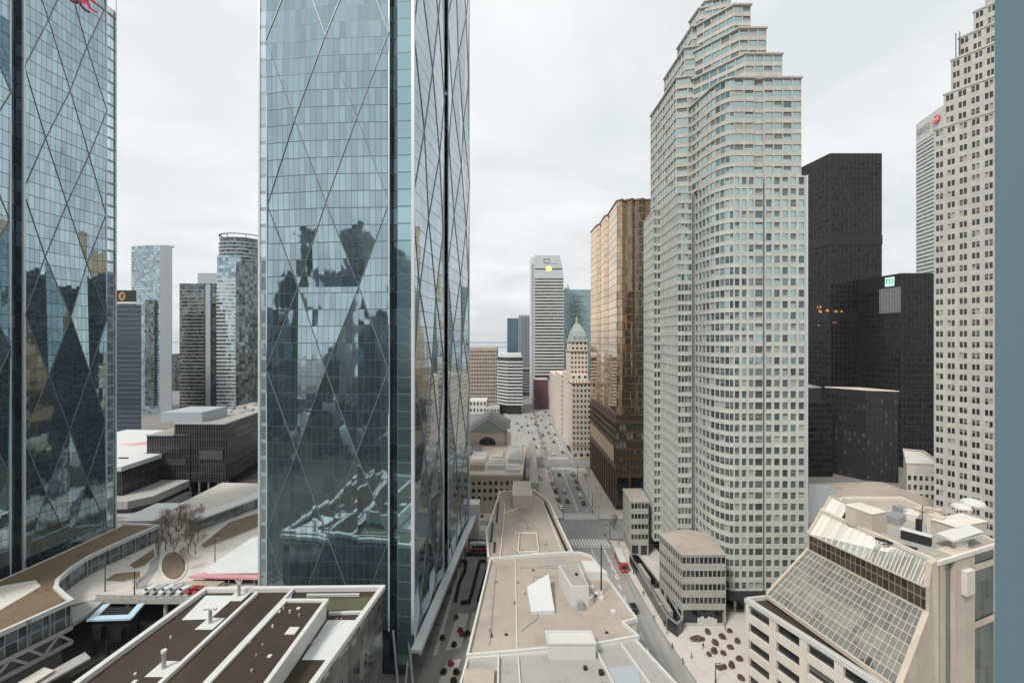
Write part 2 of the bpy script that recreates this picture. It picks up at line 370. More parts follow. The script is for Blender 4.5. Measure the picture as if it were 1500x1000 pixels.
def coping(mb, pts, w=.5, h=.9, mi=0, closed=True):
    n = len(pts); P = [Vector(p) for p in pts]
    for i in range(n if closed else n-1):
        a = P[i]; b = P[(i+1) % n]; d = (b-a).normalized()
        mb.bar(a+Vector((0, 0, h/2))-d*w*.49, b+Vector((0, 0, h/2))+d*w*.49-Vector((0, 0, .004*(i % 2))), w, h-.01*(i % 3), mi)
def rings(mb, poly, z0, fh, n, out=.8, th=.35, mi=0):
    c = Vector((sum(p[0] for p in poly)/len(poly), sum(p[1] for p in poly)/len(poly)))
    pl = []
    for p in poly:
        v = Vector((p[0], p[1]))-c; pl.append(tuple(c+v*(1+out/v.length)))
    for k in range(n): mb.prism(pl, z0+k*fh, z0+k*fh+th, mi)
def text(name, body, size, mat, loc, d, parent, extrude=.15):
    """upright lettering on a wall that runs along the horizontal direction d"""
    cu = bpy.data.curves.new(name, 'FONT'); cu.body = body; cu.size = size; cu.extrude = extrude; cu.align_x = 'CENTER'; cu.align_y = 'CENTER'
    tmp = bpy.data.objects.new('lettering', cu); C.objects.link(tmp)
    dg = bpy.context.evaluated_depsgraph_get(); me = bpy.data.meshes.new_from_object(tmp.evaluated_get(dg))
    bpy.data.objects.remove(tmp)
    d = Vector((d[0], d[1], 0)).normalized(); n = Vector((d.y, -d.x, 0))
    Mx = Matrix.Translation(Vector(loc)) @ Matrix((( d.x, 0, n.x, 0), (d.y, 0, n.y, 0), (0, 1, 0, 0), (0, 0, 0, 1)))
    me.transform(Mx); me.materials.clear(); me.materials.append(M[mat])
    o = bpy.data.objects.new(name, me); C.objects.link(o)
    if parent: o.parent = parent; o.location = -parent.location
    return o

# ------------------------------------------------------------------ ground, streets, water
m = MB(); m.face([(-9000, -3000, 0), (9000, -3000, 0), (9000, 1500, 0), (-9000, 1500, 0)]); struct('ground', m, 'ground')
m = MB(); m.face([(-14000, 1500, -2), (14000, 1500, -2), (14000, 16000, -2), (-14000, 16000, -2)]); struct('lake', m, 'water')
m = MB(); m.face([(26.5, 40, .02), (47.5, 40, .02), (45.8, 104, .02), (43.2, 125, .02), (41.2, 175, .02), (39.9, 257, .02), (50, 370, .02), (50, 560, .02), (26, 560, .02), (25.6, 257, .02), (24.7, 178, .02), (27.5, 125, .02)])
struct('front_street', m, 'asphalt')
m = MB(); m.face([(-60, 181, .012), (140, 181, .012), (140, 199.5, .012), (-60, 199.5, .012)])
m.face([(-30, 282, .012), (140, 282, .012), (140, 300, .012), (-30, 300, .012)]); struct('cross_street', m, 'asphalt')
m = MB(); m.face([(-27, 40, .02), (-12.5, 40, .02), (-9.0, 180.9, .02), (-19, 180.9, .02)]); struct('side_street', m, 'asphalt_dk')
m = MB()
m.prism([(41.4, 175), (43.5, 125), (46.0, 104), (47.7, 40), (120, 40), (100, 128), (60, 176), (41.3, 179)], 0, .14)
m.prism([(40.4, 200.5), (100, 200.5), (80, 280), (40.2, 280), (40.1, 257)], 0, .14)
m.prism([(50.4, 302), (70, 302), (60, 550), (50.4, 550), (50.4, 370)], 0, .14)
m.prism([(16, 201), (24.4, 201), (25.2, 257), (25.3, 280), (-20, 280), (-20, 201)], 0, .14)
m.prism([(10, 60), (26.2, 60), (27.2, 125), (24.4, 178), (24.2, 180), (-6, 180), (-8, 60)], 0, .14)
struct('pavement', m, 'paving')
m = MB(); m.prism([(-10, 302), (25.2, 302), (25.6, 550), (-10, 550)], 0, .14); struct('station_square', m, 'asphalt')
m = MB()
for (x0, x1, y0, y1, nb) in ((25.2, 41.0, 174.2, 180.2, 13), (25.2, 40.8, 200.2, 206.0, 15), (25.6, 39.8, 277, 281.5, 16), (25.6, 41, 301, 305.5, 16)):
    for i in range(nb):
        a = x0+(x1-x0)*i/nb; w = (x1-x0)/nb*.5
        m.face([(a, y0, .03), (a+w, y0, .03), (a+w-.5, y1, .03), (a-.5, y1, .03)])
for i in range(34):                                             # lane dashes
    y = 60+i*6.0
    if 170 < y < 210 or 272 < y < 310: continue
    x = 37.2 if y < 260 else 37.2+(y-260)*.02
    m.face([(x-.13, y, .03), (x+.13, y, .03), (x+.13, y+3.0, .03), (x-.13, y+3.0, .03)])
    if y > 206:
        m.face([(x-4.2, y, .03), (x-4.05, y, .03), (x-4.05, y+2.8, .03), (x-4.2, y+2.8, .03)])
for (xa, ya, xb, yb) in ((33.2, 118, 32.2, 172), (32.6, 207, 32.4, 275), (38.0, 150, 37.4, 173), (38, 309, 38.5, 430)):
    m.face([(xa-.13, ya, .03), (xa+.13, ya, .03), (xb+.13, yb, .03), (xb-.13, yb, .03)])
for y in (173.2, 206.8, 276.2): m.face([(25.6, y, .031), (40.6, y, .031), (40.6, y+.4, .031), (25.6, y+.4, .031)])
struct('road_markings', m, 'paint')
m = MB(); m.face([(37.9, 148, .026), (41.2, 148, .026), (41, 173, .026), (37.5, 173, .026)]); struct('bus_lane', m, plain('worn_red_asphalt', (.30, .255, .24), .9, 0, .2, .5, False))

# distant shore and low city blocks that read as one mass
m = MB(); q = random.Random(5)
for i in range(900):
    Y = q.uniform(720, 1480); X = q.uniform(-1.3, 1.3)*Y
    if -90 < X < 90 and Y < 700: continue
    w = q.uniform(12, 38); dd = q.uniform(12, 38); h = q.choice([6, 8, 10, 12, 15, 20, 28])*q.uniform(.7, 1.2)
    if abs(X+30) < 160 and Y > 900: h = min(h, 14)
    m.box(X, X+w, Y, Y+dd, 0, h, q.randrange(3))
m.build('distant_city', ['concrete', 'limestone', 'roof_grey'], kind='stuff')
m = MB()
for i in range(60):
    x = -900+i*30; m.dome((x, 1470+q.uniform(0, 60), -2), q.uniform(14, 30), .45, 7, 3)
o = m.build('distant_trees', plain('bare_far_wood', (.16, .17, .16), .9, 0, .3, streak=False), smooth=True, kind='stuff')
m = MB(); m.prism([(-2200, 4300), (1500, 4300), (2400, 4700), (-3000, 4700)], -2, 18); m.prism([(-9000, 9000), (9000, 9000), (9000, 9600), (-9000, 9600)], -2, 40)
struct('far_shore', m, plain('hazy_far_shore', (.36, .42, .46), .9, 0, .1, streak=False))  # distance haze put into the shore colour

# ------------------------------------------------------------------ the two folded glass towers
def folded_face(glass, barmb, o, d, W, z0, z1, node, dz, amp, seed, off=0.0, barw=.22, ncol=4, u0=0.0, bm=0):
    """diamond-folded glass skin along d from o; lattice nodes at node + k*dz on the even columns"""
    rr = random.Random(seed); d = Vector((d[0], d[1], 0)); n = Vector((d.y, -d.x, 0)); o = Vector((o[0], o[1], 0))
    D = {}
    def disp(i, j):
        if (i, j) not in D: D[(i, j)] = ((1 if (j//2+i) % 2 else -1)*rr.uniform(.55, 1.0) if rr.random() < .8 else rr.uniform(-1, 1))*amp*(.35 if i in (0, ncol) else 1)
        return D[(i, j)]
    j0 = math.floor((z0-node)/dz)-2; j1 = math.ceil((z1-node)/dz)+2; du = W/ncol
    def P(i, j):
        z = node+j*dz; q = o+d*(i*du)+n*(disp(i, j)+off); return Vector((q.x, q.y, z)), (u0+i*du, z)
    def clip(poly):
        for lim, sg in ((z0, 1), (z1, -1)):
            out = []
            for k in range(len(poly)):
                (a, ua), (b, ub) = poly[k], poly[(k+1) % len(poly)]
                ia = (a.z-lim)*sg >= 0; ib = (b.z-lim)*sg >= 0
                if ia: out.append((a, ua))
                if ia != ib:
                    t = (lim-a.z)/(b.z-a.z); out.append((a+(b-a)*t, (ua[0]+(ub[0]-ua[0])*t, ua[1]+(ub[1]-ua[1])*t)))
            poly = out
            if not poly: return []
        return poly
    def emit(*idx):
        pl = clip([P(*x) for x in idx])
        if len(pl) > 2: glass.face([p for p, _ in pl], 0, [u for _, u in pl])
    def edge(a, b):
        pa, pb = P(*a)[0], P(*b)[0]
        if pa.z > pb.z: pa, pb = pb, pa
        if pb.z <= z0 or pa.z >= z1: return
        if pa.z < z0: pa = pa+(pb-pa)*((z0-pa.z)/(pb.z-pa.z))
        if pb.z > z1: pb = pa+(pb-pa)*((z1-pa.z)/(pb.z-pa.z))
        barmb.bar(pa+n*.05, pb+n*.05, barw, .24, bm, up=n)
    for j in range(j0, j1+1):
        for i in range(ncol+1):
            if (i+j) % 2: continue
            # rhombus whose bottom is (i, j)
            l, r, t = (i-1, j+1), (i+1, j+1), (i, j+2)
            if i == 0: emit((i, j), r, t)
            elif i == ncol: emit((i, j), t, l)
            else:
                if rr.random() < .5: emit((i, j), r, l); emit(l, r, t)
                else: emit((i, j), r, t); emit((i, j), t, l)
            if i > 0: edge((i, j), l)
            if i < ncol: edge((i, j), r)
def strip(mb, o, d, a, b, z0, z1, off=0.0, mi=0):
    o = Vector((o[0], o[1], 0)); d = Vector((d[0], d[1], 0)); n = Vector((d.y, -d.x, 0))
    p = o+d*a+n*off; q = o+d*b+n*off
    mb.face([(p.x, p.y, z0), (q.x, q.y, z0), (q.x, q.y, z1), (p.x, p.y, z1)], mi, [(a, z0), (b, z0), (b, z1), (a, z1)])

# central tower: corner A at the right of its front, front runs left, side runs away
A = Vector((-24.3, 104, 0)); S = Vector((.0883, .9961, 0)); E = Vector((.9961, -.0883, 0))
ZT = 232.0
B0 = A-E*40.0                                        # left end of the front
t = thing('glass_tower', 'tall teal glass tower with diamond folds, the large one left of the street', 'skyscraper', tuple(A))
g = MB(); b = MB(); bd = MB(); slot = MB(); fin = MB(); corner = MB(); pale = MB(); side = MB()
# front, walking left to right (outside on the right hand): pale strip 0-2, folded 2-33.8, slot 33.8-36, corner bay 36-40
strip(pale, B0, E, 0, 1.9, 13, ZT)
folded_face(g, b, B0+E*1.9, E, 32.0, 13, ZT, 119, 20.8, .85, 21, .0, .15)
strip(slot, B0, E, 33.9, 36.0, 5, ZT, -1.4); strip(slot, B0+E*33.9-Vector((E.y, -E.x, 0))*1.4, -S, 0, 1.4, 5, ZT); strip(slot, B0+E*36.0, S, 0, 1.4, 5, ZT)
strip(corner, B0, E, 36.0, 40.0, 5, ZT)
# north side, walking away from A: folded 0-30.2, slot, folded 33-72
def side_pt(a): return A+S*a
folded_face(side, b, A, S, 30.2, 9.5, ZT, 119, 20.8, .75, 33, .0, .24)
strip(slot, A, S, 30.2, 36.2, 8, ZT, -1.5)
folded_face(side, b, A+S*36.2, S, 36.3, 9.5, ZT, 108, 20.8, .75, 35, .0, .24)
back = A+S*72.5; bl = back-E*40.0
strip(g, back, -E, 0, 40, 10, ZT); folded_face(g, b, bl, -S, 72.5, 10, ZT, 119, 20.8, .85, 41, 0, .2)
g.build('curtain_wall', 'glass_teal', t); side.build('side_curtain_wall', 'glass_side', t); slot.build('recessed_slot', 'glass_slot', t)
corner.build('corner_bay', 'glass_corner', t); pale.build('edge_bay', 'glass_pale_strip', t)
b.build('diagonal_bars', 'bar', t)
for pt, w, zz in ((B0, .5, 8), (A, .75, 12.8), (B0+E*1.9, .22, 13), (A+S*72.5, .5, 9), (B0+E*33.9, .3, 13), (A+S*30.2, .3, 10), (A+S*36.2, .3, 10), (bl, .5, 9)):
    f = MB(); f.bar((pt.x, pt.y, zz), (pt.x, pt.y, ZT), w, w, up=E); f.build('edge_fin', 'fin', t)
f = MB(); f.prism([tuple(B0)[:2], tuple(A)[:2], tuple(back)[:2], tuple(bl)[:2]], ZT, ZT+.6); f.build('roof', 'roof_grey', t)
f = MB(); ins = [B0+E*3+S*3, A-E*3+S*3, back-E*3-S*3, bl+E*3-S*3]; f.prism([tuple(p)[:2] for p in ins], 0, 13); f.build('lobby', 'glass_slot', t)
f = MB(); f.bar(A-S*2+E*1.2+Vector((0, 0, 9.9)), A+S*76+E*1.2+Vector((0, 0, 9.9)), 2.2, .8); f.bar(A-S*2+E*2.35+Vector((0, 0, 9.7)), A+S*76+E*2.35+Vector((0, 0, 9.7)), .3, 1.3); f.build('canopy', 'fin', t)
for k in range(3):
    f = MB(); p = B0+E*(36.2+k*1.9)
    f.bar((p.x, p.y, 0.2), (p.x+E.x*1.3*(1 if k % 2 else -1), p.y+.4, 13), .45); f.build('lobby_column', 'fin', t)
for k in range(9):
    f = MB(); p = A+S*(6+k*8)+E*.4; f.bar((p.x, p.y, 0), (p.x, p.y, 9.6), .6); f.build('lobby_column', 'bar', t)

# left tower
LS = Vector((.048, .99885, 0)); LB = Vector((-149.87, 156.4, 0)); LA = LB-LS*25.4; LN = Vector((LS.y, -LS.x, 0))
t = thing('glass_tower', 'teal glass tower at the left edge with red lettering near its top', 'skyscraper', tuple(LA))
g = MB(); b = MB(); slot = MB(); pale = MB()
folded_face(g, b, LA, LS, 25.4, 10, 213, 131.0, 19.2, .75, 77, 0, .16)
strip(pale, LB, LS, .25, 3.6, 10, 209, -.4)
strip(slot, LA-LS*3.4, LS, 0, 3.4, 8, 213, -1.6); strip(slot, LA-LN*1.6, -LN*-1, 0, 1.6, 8, 213)
folded_face(g, b, LA-LS*34.0, LS, 30.6, 10, 213, 121.0, 19.2, .75, 78, 0, .2)
P0 = LA-LS*34; P1 = LB+LS*3.6; W_ = LN*-42
strip(g, P1, -LN, 0, 42, 10, 209); strip(g, P1+W_, -LS, 0, 63.0, 10, 209); strip(g, P0+W_, LN, 0, 42, 10, 209)
g.build('curtain_wall', 'glass_teal', t); slot.build('recessed_slot', 'glass_slot', t); pale.build('edge_bay', 'glass_pale_strip', t); b.build('diagonal_bars', 'bar', t)
for pt, w in ((LA, .62), (LB, .35), (LB+LS*3.6, .35), (LA-LS*3.4, .35)):
    f = MB(); f.bar((pt.x, pt.y, 8), (pt.x, pt.y, 213 if pt is not P1 else 209), w, w, up=LS); f.build('edge_fin', 'fin', t)
f = MB(); f.prism([tuple(p)[:2] for p in (P0, P1, P1+W_, P0+W_)][::1], 206, 206.5); f.build('roof', 'roof_grey', t)
q_ = LB-LS*10.4+LN*1.0
text('sign_letters', 'CIBC', 5.6, 'sign_red', (q_.x, q_.y, 203.5), LS, t, .25)
f = MB(); f.prism([tuple(p)[:2] for p in (P0-LN*2+LS*2, P1-LN*2-LS*2, P1+W_+LN*2-LS*2, P0+W_+LN*2+LS*2)], 0, 10); f.build('lobby', 'glass_slot', t)

# ------------------------------------------------------------------ stepped pale stone tower on the right of the street
t = thing('stepped_tower', 'pale stone office tower with a stepped crown rising right of the street', 'skyscraper', (74, 150, 0))
w = MB(); panes = []
pr = random.Random(11)
def pick_low(z):
    r = pr.random(); k = max(0, min(1, (z-75)/45))
    if r < .10: return 3
    if r < .10+.72*k: return 2
    return 0 if r < .62+.15*k else (4 if r < .85 else 1)
WM = ['w_slate', 'w_mid', 'w_teal', 'w_blind', 'w_grey']
zb, zt, nf = 6.5, 136.0, 37
kw = dict(sill=.22, head=.16, inset=.3, pick=pick_low)
seg = [((56.9, 183), (55.3, 165), 10, .30), ((55.3, 165), (58.0, 165), 2, .22), ((58.0, 165), (57.2, 146), 11, .30), ((57.2, 146), (62.0, 146), 4, .14), ((62.0, 146), (62.0, 147.6), 0, 0), ((62.0, 147.6), (63.7, 147.6), 0, 0), ((63.7, 147.6), (63.9, 142.5), 2, .3)]
pts = [(63.9+5.1*(1-math.cos(a)), 142.5-10.75*math.sin(a)) for a in [math.pi/2*i/7 for i in range(8)]]
for i in range(7): seg.append((pts[i], pts[i+1], 1, .16))
seg += [((69.0, 131.75), (75.6, 131.75), 3, .34), ((75.6, 131.75), (78.2, 131.75), 1, .08), ((78.2, 131.75), (78.2, 132.4), 0, 0), ((78.2, 132.4), (78.7, 132.4), 0, 0), ((78.7, 132.4), (78.7, 131.75), 0, 0),
        ((78.7, 131.75), (91.4, 131.75), 5, .32), ((91.4, 131.75), (92.9, 150), 6, .32), ((92.9, 150), (93.5, 183), 0, 0), ((93.5, 183), (56.9, 183), 0, 0)]
for p0, p1, nb, pi_ in seg: facade(w, panes, p0, p1, zb, zt, nf, nb, pier=pi_, **kw)
body = [s[0] for s in seg]
w.face([(p[0], p[1], zt) for p in body])
# crown: blocks on the right step down to the right, blocks on the left step down to the left
def block(poly, z0, z1, open_edges):
    n_ = max(1, round((z1-z0)/3.5))
    for i in range(len(poly)):
        a, b_ = poly[i], poly[(i+1) % len(poly)]; L = math.dist(a, b_)
        facade(w, panes, a, b_, z0, z1, n_, max(1, round(L/2.7)) if i in open_edges else 0, sill=.30, head=.10, pier=.10, inset=.25, pick=lambda z: 2 if pr.random() < .86 else (3 if pr.random() < .6 else 1))
    w.face([(p[0], p[1], z1) for p in poly])
    coping(trim, [(p[0], p[1], z1) for p in poly], .7, .55)
trim = MB()
Rz = [166.5, 176.5, 186.6, 196.2]; RX = [90.4, 86.9, 83.3, 79.6]; RY = [133.6, 136.0, 138.5, 141.0]
for k in range(4):
    z0 = 136.0 if k == 0 else Rz[k-1]+.0
    a = (62.9+.9*k, 148.5+.6*k); c_ = (75.4-.5*k, RY[k])
    poly = [a, c_, (RX[k], RY[k]), (RX[k]+.4, 168-k), (70, 168-k)]
    if k == 0: poly = [(62.9, 148.5)]+[(x+.35, y+.45) for x, y in pts[1:]]+[(75.6, 132.2), (75.6, 132.7), (78.8, 132.7), (78.8, 132.2), (RX[k], 132.2), (RX[k]+.6, 168), (70, 168)]
    block(poly, z0-.0, Rz[k], (0, 1, 2, 3, 4, 5, 6, 7, 9, 11, 12) if k == 0 else (0, 1, 2))
Lz = [177.5, 188.5, 196.6, 203.5]; LX = [57.6, 60.7, 63.6, 66.4]; LYb = [176, 169, 163, 158.5]
for k in range(4):
    z0 = 136.0 if k == 0 else Lz[k-1]
    poly = [(LX[k], LYb[k]), (LX[k]+.7, 150.2+.6*k), (LX[k]+4.5, 149.3+.6*k), (78-.6*k, 149.6+.6*k), (78-.6*k, LYb[k])]
    block(poly, z0, Lz[k], (0, 1, 2))
block([(68.3, 157), (69.0, 151.5), (76.0, 149), (77.2, 149), (77.2, 157)], 196.2, 205.6, (0, 1, 2))
for px_, zz in ((70.6, 205.6), (72.2, 205.6), (74.5, 205.6)):
    trim.box(px_, px_+1.2, 152, 153.2, zz, zz+1.7)
tw = w.build('facade_wall', ['stone'], t); tw.data.materials.append(M['stone_warm'])
for p in tw.data.polygons:
    if p.center.z > 134: p.material_index = 1
trim.build('crown_coping', 'stone_warm', t)
f = MB(); f.bar((78.45, 132.2, 6.5), (78.45, 132.2, 134), .3, .3, up=(1, 0, 0)); f.build('downpipe', 'dark_metal', t)
f = MB()
f.box(62.1, 63.6, 147.2, 147.5, 6.5, 136); f.build('groove_panel', 'grey_metal', t)
f = MB(); f.bar((91.75, 131.7, 6.5), (91.75, 131.7, 136), .35, .5, up=(1, 0, 0)); f.build('edge_fin', 'fin', t)
f = MB(); f.tube((88.3, 137, 166.5), (88.3, 137, 168.3), .35, .35, 8); f.dome((88.3, 136.6, 168.3), 1.25, .9); f.build('satellite_dish', 'grey_metal', t)
f = MB(); f.prism([(58.5, 182), (58.8, 150), (66, 142), (70, 133.5), (90, 133.5), (91, 182)], 0, 6.5); f.build('lobby', 'w_dark', t)
for i in range(9):
    f = MB(); x = 66.5+i*3.0; f.tube((x, 131.6+max(0, 70-x)*.9, 0), (x, 131.6+max(0, 70-x)*.9, 6.5), .38, .38, 10); f.build('lobby_column', 'stone', t)
f = MB(); f.prism([(64, 130.2), (66, 127.6), (92, 127.6), (92, 131.6), (68, 131.6), (64.5, 138)], 6.2, 6.9); f.build('canopy', 'dark_metal', t)
finish_windows(t, panes, WM)

# low wings of the stone tower at the pavement
def wing(poly, ztop, label, rows, open_edges, opening=None):
    cx = sum(p[0] for p in poly)/len(poly); cy = sum(p[1] for p in poly)/len(poly)
    t = thing('stone_wing', label, 'office block', (cx, cy, 0)); w = MB(); panes = []
    for i in range(len(poly)):
        a, b_ = poly[i], poly[(i+1) % len(poly)]; L = math.dist(a, b_)
        if i in open_edges:
            facade(w, panes, a, b_, 5.4, ztop, rows, max(2, round(L/1.35)), sill=.30, head=.20, pier=.16, inset=.3, pick=lambda z: 5 if pr.random() < .75 else 4)
            if opening == i:
                facade(w, panes, a, b_, .15, 5.4, 1, 1, sill=.03, head=.1, pier=.06, inset=1.2, pick=lambda z: 5)
            else: facade(w, panes, a, b_, .15, 5.4, 1, max(2, round(L/3.5)), sill=.05, head=.2, pier=.25, inset=.4, pick=lambda z: 5)
        else: facade(w, panes, a, b_, .15, ztop, 1, 0)
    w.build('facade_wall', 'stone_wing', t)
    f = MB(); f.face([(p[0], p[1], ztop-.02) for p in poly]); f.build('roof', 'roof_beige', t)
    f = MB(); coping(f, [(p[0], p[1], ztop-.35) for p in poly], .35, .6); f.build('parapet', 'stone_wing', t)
    finish_windows(t, panes, WM+['w_dark'], blinds=.0); return t
t = wing([(48.4, 139), (50.4, 125.5), (63.4, 125.5), (64.6, 139), (58, 142)], 21.2, 'four storey stone corner wing with a black shopfront at the foot of the stepped tower', 4, (0, 1), 1)
m = MB()
for i, (a, h) in enumerate(((55.3, 1.5), (56.3, 1.9), (57.3, 1.3), (58.3, 1.8), (59.3, 1.6), (60.2, 1.2))): m.box(a, a+.85, 126.0, 126.4, .5, .5+h)
m.box(55.2, 61.1, 125.95, 126.05, .3, .55)
m.build('shop_display', 'white', t).location = -t.location
wing([(47.2, 180), (46.6, 166), (53.5, 166), (55, 180)], 21.4, 'smaller stone wing at the far pavement corner of the stepped tower', 4, (0, 1))

# sunken court with dark glass screen between the wings and the street pavement
t = thing('glass_screen', 'long dark oval glass screen beside the pavement below the stepped tower', 'canopy', (46.6, 146, .14))
f = MB(); outer = [(44.6, 160), (45.6, 124), (47.2, 121), (49.4, 123), (49.6, 138), (47.6, 160)]
coping(f, [(p[0], p[1], .1) for p in outer], .35, 3.6); f.build('screen', 'w_dark', t)
f = MB(); coping(f, [(p[0], p[1], 3.72) for p in outer], .45, .22); f.build('rail', 'grey_metal', t)
f = MB(); f.face([(p[0]*.985+.7, p[1]*.985+2.2, .2) for p in outer]); f.build('court_floor', 'concrete_dk', t)
f = MB(); f.prism([(46.3, 156), (46.6, 146), (47.9, 146), (47.4, 156)], .3, 2.6); f.prism([(46.9, 140), (47.2, 128), (48.7, 128), (48.6, 140)], .3, 2.8); f.build('skylight', 'roof_grey', t)

# ------------------------------------------------------------------ gold and bronze tower over an arcaded base
t = thing('gold_tower', 'gold and bronze glass tower on a brown arcaded base beside the far street', 'skyscraper', (64, 240, 0))
f = MB(); poly = [(51.9, 279), (52.4, 262), (53.6, 259), (53.0, 243), (54.2, 240), (53.4, 216), (55.6, 213.5), (57.0, 215.5), (60.4, 212.6), (62.2, 214.4), (65.6, 212.2), (67.4, 214), (78, 212), (80, 279)]
zt = 155
left = MB(); right = MB(); gold = MB()
for i in range(len(poly)):
    a, b_ = poly[i], poly[(i+1) % len(poly)]
    (gold if i < 5 else right).face([(a[0], a[1], 46.5), (b_[0], b_[1], 46.5), (b_[0], b_[1], zt), (a[0], a[1], zt)])
f = MB(); f.face([(p[0], p[1], zt) for p in poly]); f.build('roof', 'roof_grey', t)
gold.build('gold_curtain_wall', 'gold_glass', t); right.build('bronze_curtain_wall', 'bronze_glass', t)
f = MB(); coping(f, [(p[0], p[1], zt) for p in poly], .6, .9); f.build('parapet', 'bronze', t)
w = MB(); panes = []
base = [(51.6, 280), (51.8, 211.3), (80, 211.3), (82, 280)]
facade(w, panes, base[0], base[1], 0, 22, 1, 12, sill=.02, head=.12, pier=.35, inset=1.2, pick=lambda z: 0)
facade(w, panes, base[0], base[1], 22, 32, 2, 18, sill=.25, head=.15, pier=.3, inset=.5, pick=lambda z: 1)
facade(w, panes, base[1], base[2], 0, 17, 1, 4, sill=.01, head=.05, pier=.12, inset=1.5, pick=lambda z: 0)
facade(w, panes, base[1], base[2], 17, 43, 6, 16, sill=.16, head=.1, pier=.28, inset=.5, pick=lambda z: 2 if 28 < z < 42 and pr.random() < .35 else 1); facade(w, panes, base[0], base[1], 32, 43, 3, 26, sill=.2, head=.12, pier=.3, inset=.4, pick=lambda z: 1)
facade(w, panes, base[2], base[3], 0, 43, 1, 0); facade(w, panes, base[3], base[0], 0, 43, 1, 0)
w.face([(p[0], p[1], 43) for p in base])
w.build('arcade_base', 'bronze', t)
f = MB(); up = [(51.9, 279.5), (52.2, 213), (79, 213), (80, 279.5)]
f.prism([(51.3, 280.3), (51.5, 210.9), (80.4, 210.9), (82, 280.3)], 43.02, 44.0); f.prism([(51.95, 279.2), (53.2, 216), (78, 212.3), (79.6, 279.2)], 44.0, 46.5); f.build('base_cornice', 'bronze', t)
f = MB(); f.face([(51.45, 278, 22.8), (51.45, 214, 22.8), (51.45, 214, 31), (51.45, 278, 31)]); f.build('gold_base_glass', plain('gold_panel', (.62, .45, .28), .4, .3, .1), t)
finish_windows(t, panes, ['w_dark', 'w_grey', 'w_blind'], blinds=.1)

# ------------------------------------------------------------------ black steel towers
def black_tower(poly, z, label, name='black_tower', crown=7.0, pitch=3.0):
    cx = sum(p[0] for p in poly)/len(poly); cy = sum(p[1] for p in poly)/len(poly)
    t = thing(name, label, 'skyscraper', (cx, cy, 0))
    f = MB(); f.prism(poly, 0, z-crown); f.build('curtain_wall', 'black_glass', t)
    f = MB(); f.prism([(p[0], p[1]) for p in poly], z-crown+.01, z); f.build('crown', 'black_metal', t)
    f = MB()
    for i in range(len(poly)):
        a, b_ = Vector((*poly[i], 0)), Vector((*poly[(i+1) % len(poly)], 0)); d = (b_-a).normalized(); n = Vector((d.y, -d.x, 0))
        if n.dot(a-CAM) > 0: continue
        k = int((b_-a).length/pitch)
        for j in range(k+1):
            p = a+(b_-a)*j/k+n*.15; f.bar((p.x, p.y, 8), (p.x, p.y, z-.3), .28, .4, up=d)
    f.build('mullions', 'dark_metal', t); return t
def from_corner(px, Y, left_px, right_px, depthL, depthR=0.0):
    c = (at(px, Y), Y); l = (at(left_px, Y+depthL), Y+depthL); r = (at(right_px, Y+depthR), Y+depthR)
    return [l, c, r, (r[0]+l[0]-c[0]+4, r[1]+l[1]-c[1])]
t = black_tower(from_corner(1216, 314, 1173, 1291, 26), 223, 'tallest black steel tower with a flat dark crown right of the stepped stone tower')
for z in (85+(497-h)*300/620 for h in (352, 470)):
    f = MB(); f.prism([(p[0]+(-.5 if i in (0, 1) else .5), p[1]+(-.5 if i in (1, 2) else .5)) for i, p in enumerate(from_corner(1216, 314, 1173, 1291, 26))], z, z+7); f.build('plant_floor_band', 'black_metal', t)
M['amber_refl'] = glow('amber_reflection', (.75, .34, .10), .22)  # warm reflection on the black glass, made as glowing panes
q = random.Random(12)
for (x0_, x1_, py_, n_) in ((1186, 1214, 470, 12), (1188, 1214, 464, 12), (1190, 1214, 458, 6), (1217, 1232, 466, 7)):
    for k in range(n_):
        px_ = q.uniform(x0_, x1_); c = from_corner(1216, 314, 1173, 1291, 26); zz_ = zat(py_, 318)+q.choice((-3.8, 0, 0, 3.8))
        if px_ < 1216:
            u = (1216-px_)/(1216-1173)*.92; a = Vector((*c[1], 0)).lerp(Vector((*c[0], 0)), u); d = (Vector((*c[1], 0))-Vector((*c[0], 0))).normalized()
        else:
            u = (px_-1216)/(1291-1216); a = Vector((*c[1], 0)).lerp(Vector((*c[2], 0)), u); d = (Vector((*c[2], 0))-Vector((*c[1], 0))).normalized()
        n = Vector((d.y, -d.x, 0)); p = a+n*.06; w_ = q.choice((1.3, 1.3, 2.7)); f = MB(); f.face([(p.x, p.y, zz_), (p.x+d.x*w_, p.y+d.y*w_, zz_), (p.x+d.x*w_, p.y+d.y*w_, zz_+1.7), (p.x, p.y, zz_+1.7)]); f.build('reflection_pane', 'amber_refl', t)
P_ = from_corner(1321, 281, 1245, 1367, 40)
t = black_tower(P_, 129, 'shorter black tower with a glowing mint sign on its crown', crown=9, pitch=2.4)
w = MB()
for k in range(26):
    z = 8+k*4.4
    for a, b_ in ((P_[0], P_[1]), (P_[1], P_[2])):
        w.bar((a[0]-.1, a[1]-.2, z), (b_[0]-.1, b_[1]-.2, z), .5, .5)
w.build('floor_lines', 'dark_metal', t)
a = Vector((*P_[0], 0)); c = Vector((*P_[1], 0)); d = (c-a).normalized(); n = Vector((d.y, -d.x, 0))
f = MB(); p = a+d*(c-a).length*.62
for i in range(14):
    q = p+d*(c-a).length*.36*i/13+n*.35; f.bar((q.x, q.y, 103), (q.x, q.y, 120), .45, .5, up=d)
f.build('vent_louvres', 'grey_metal', t)
q0 = a+d*(c-a).length*.72+n*.6; q1 = q0+d*6.4
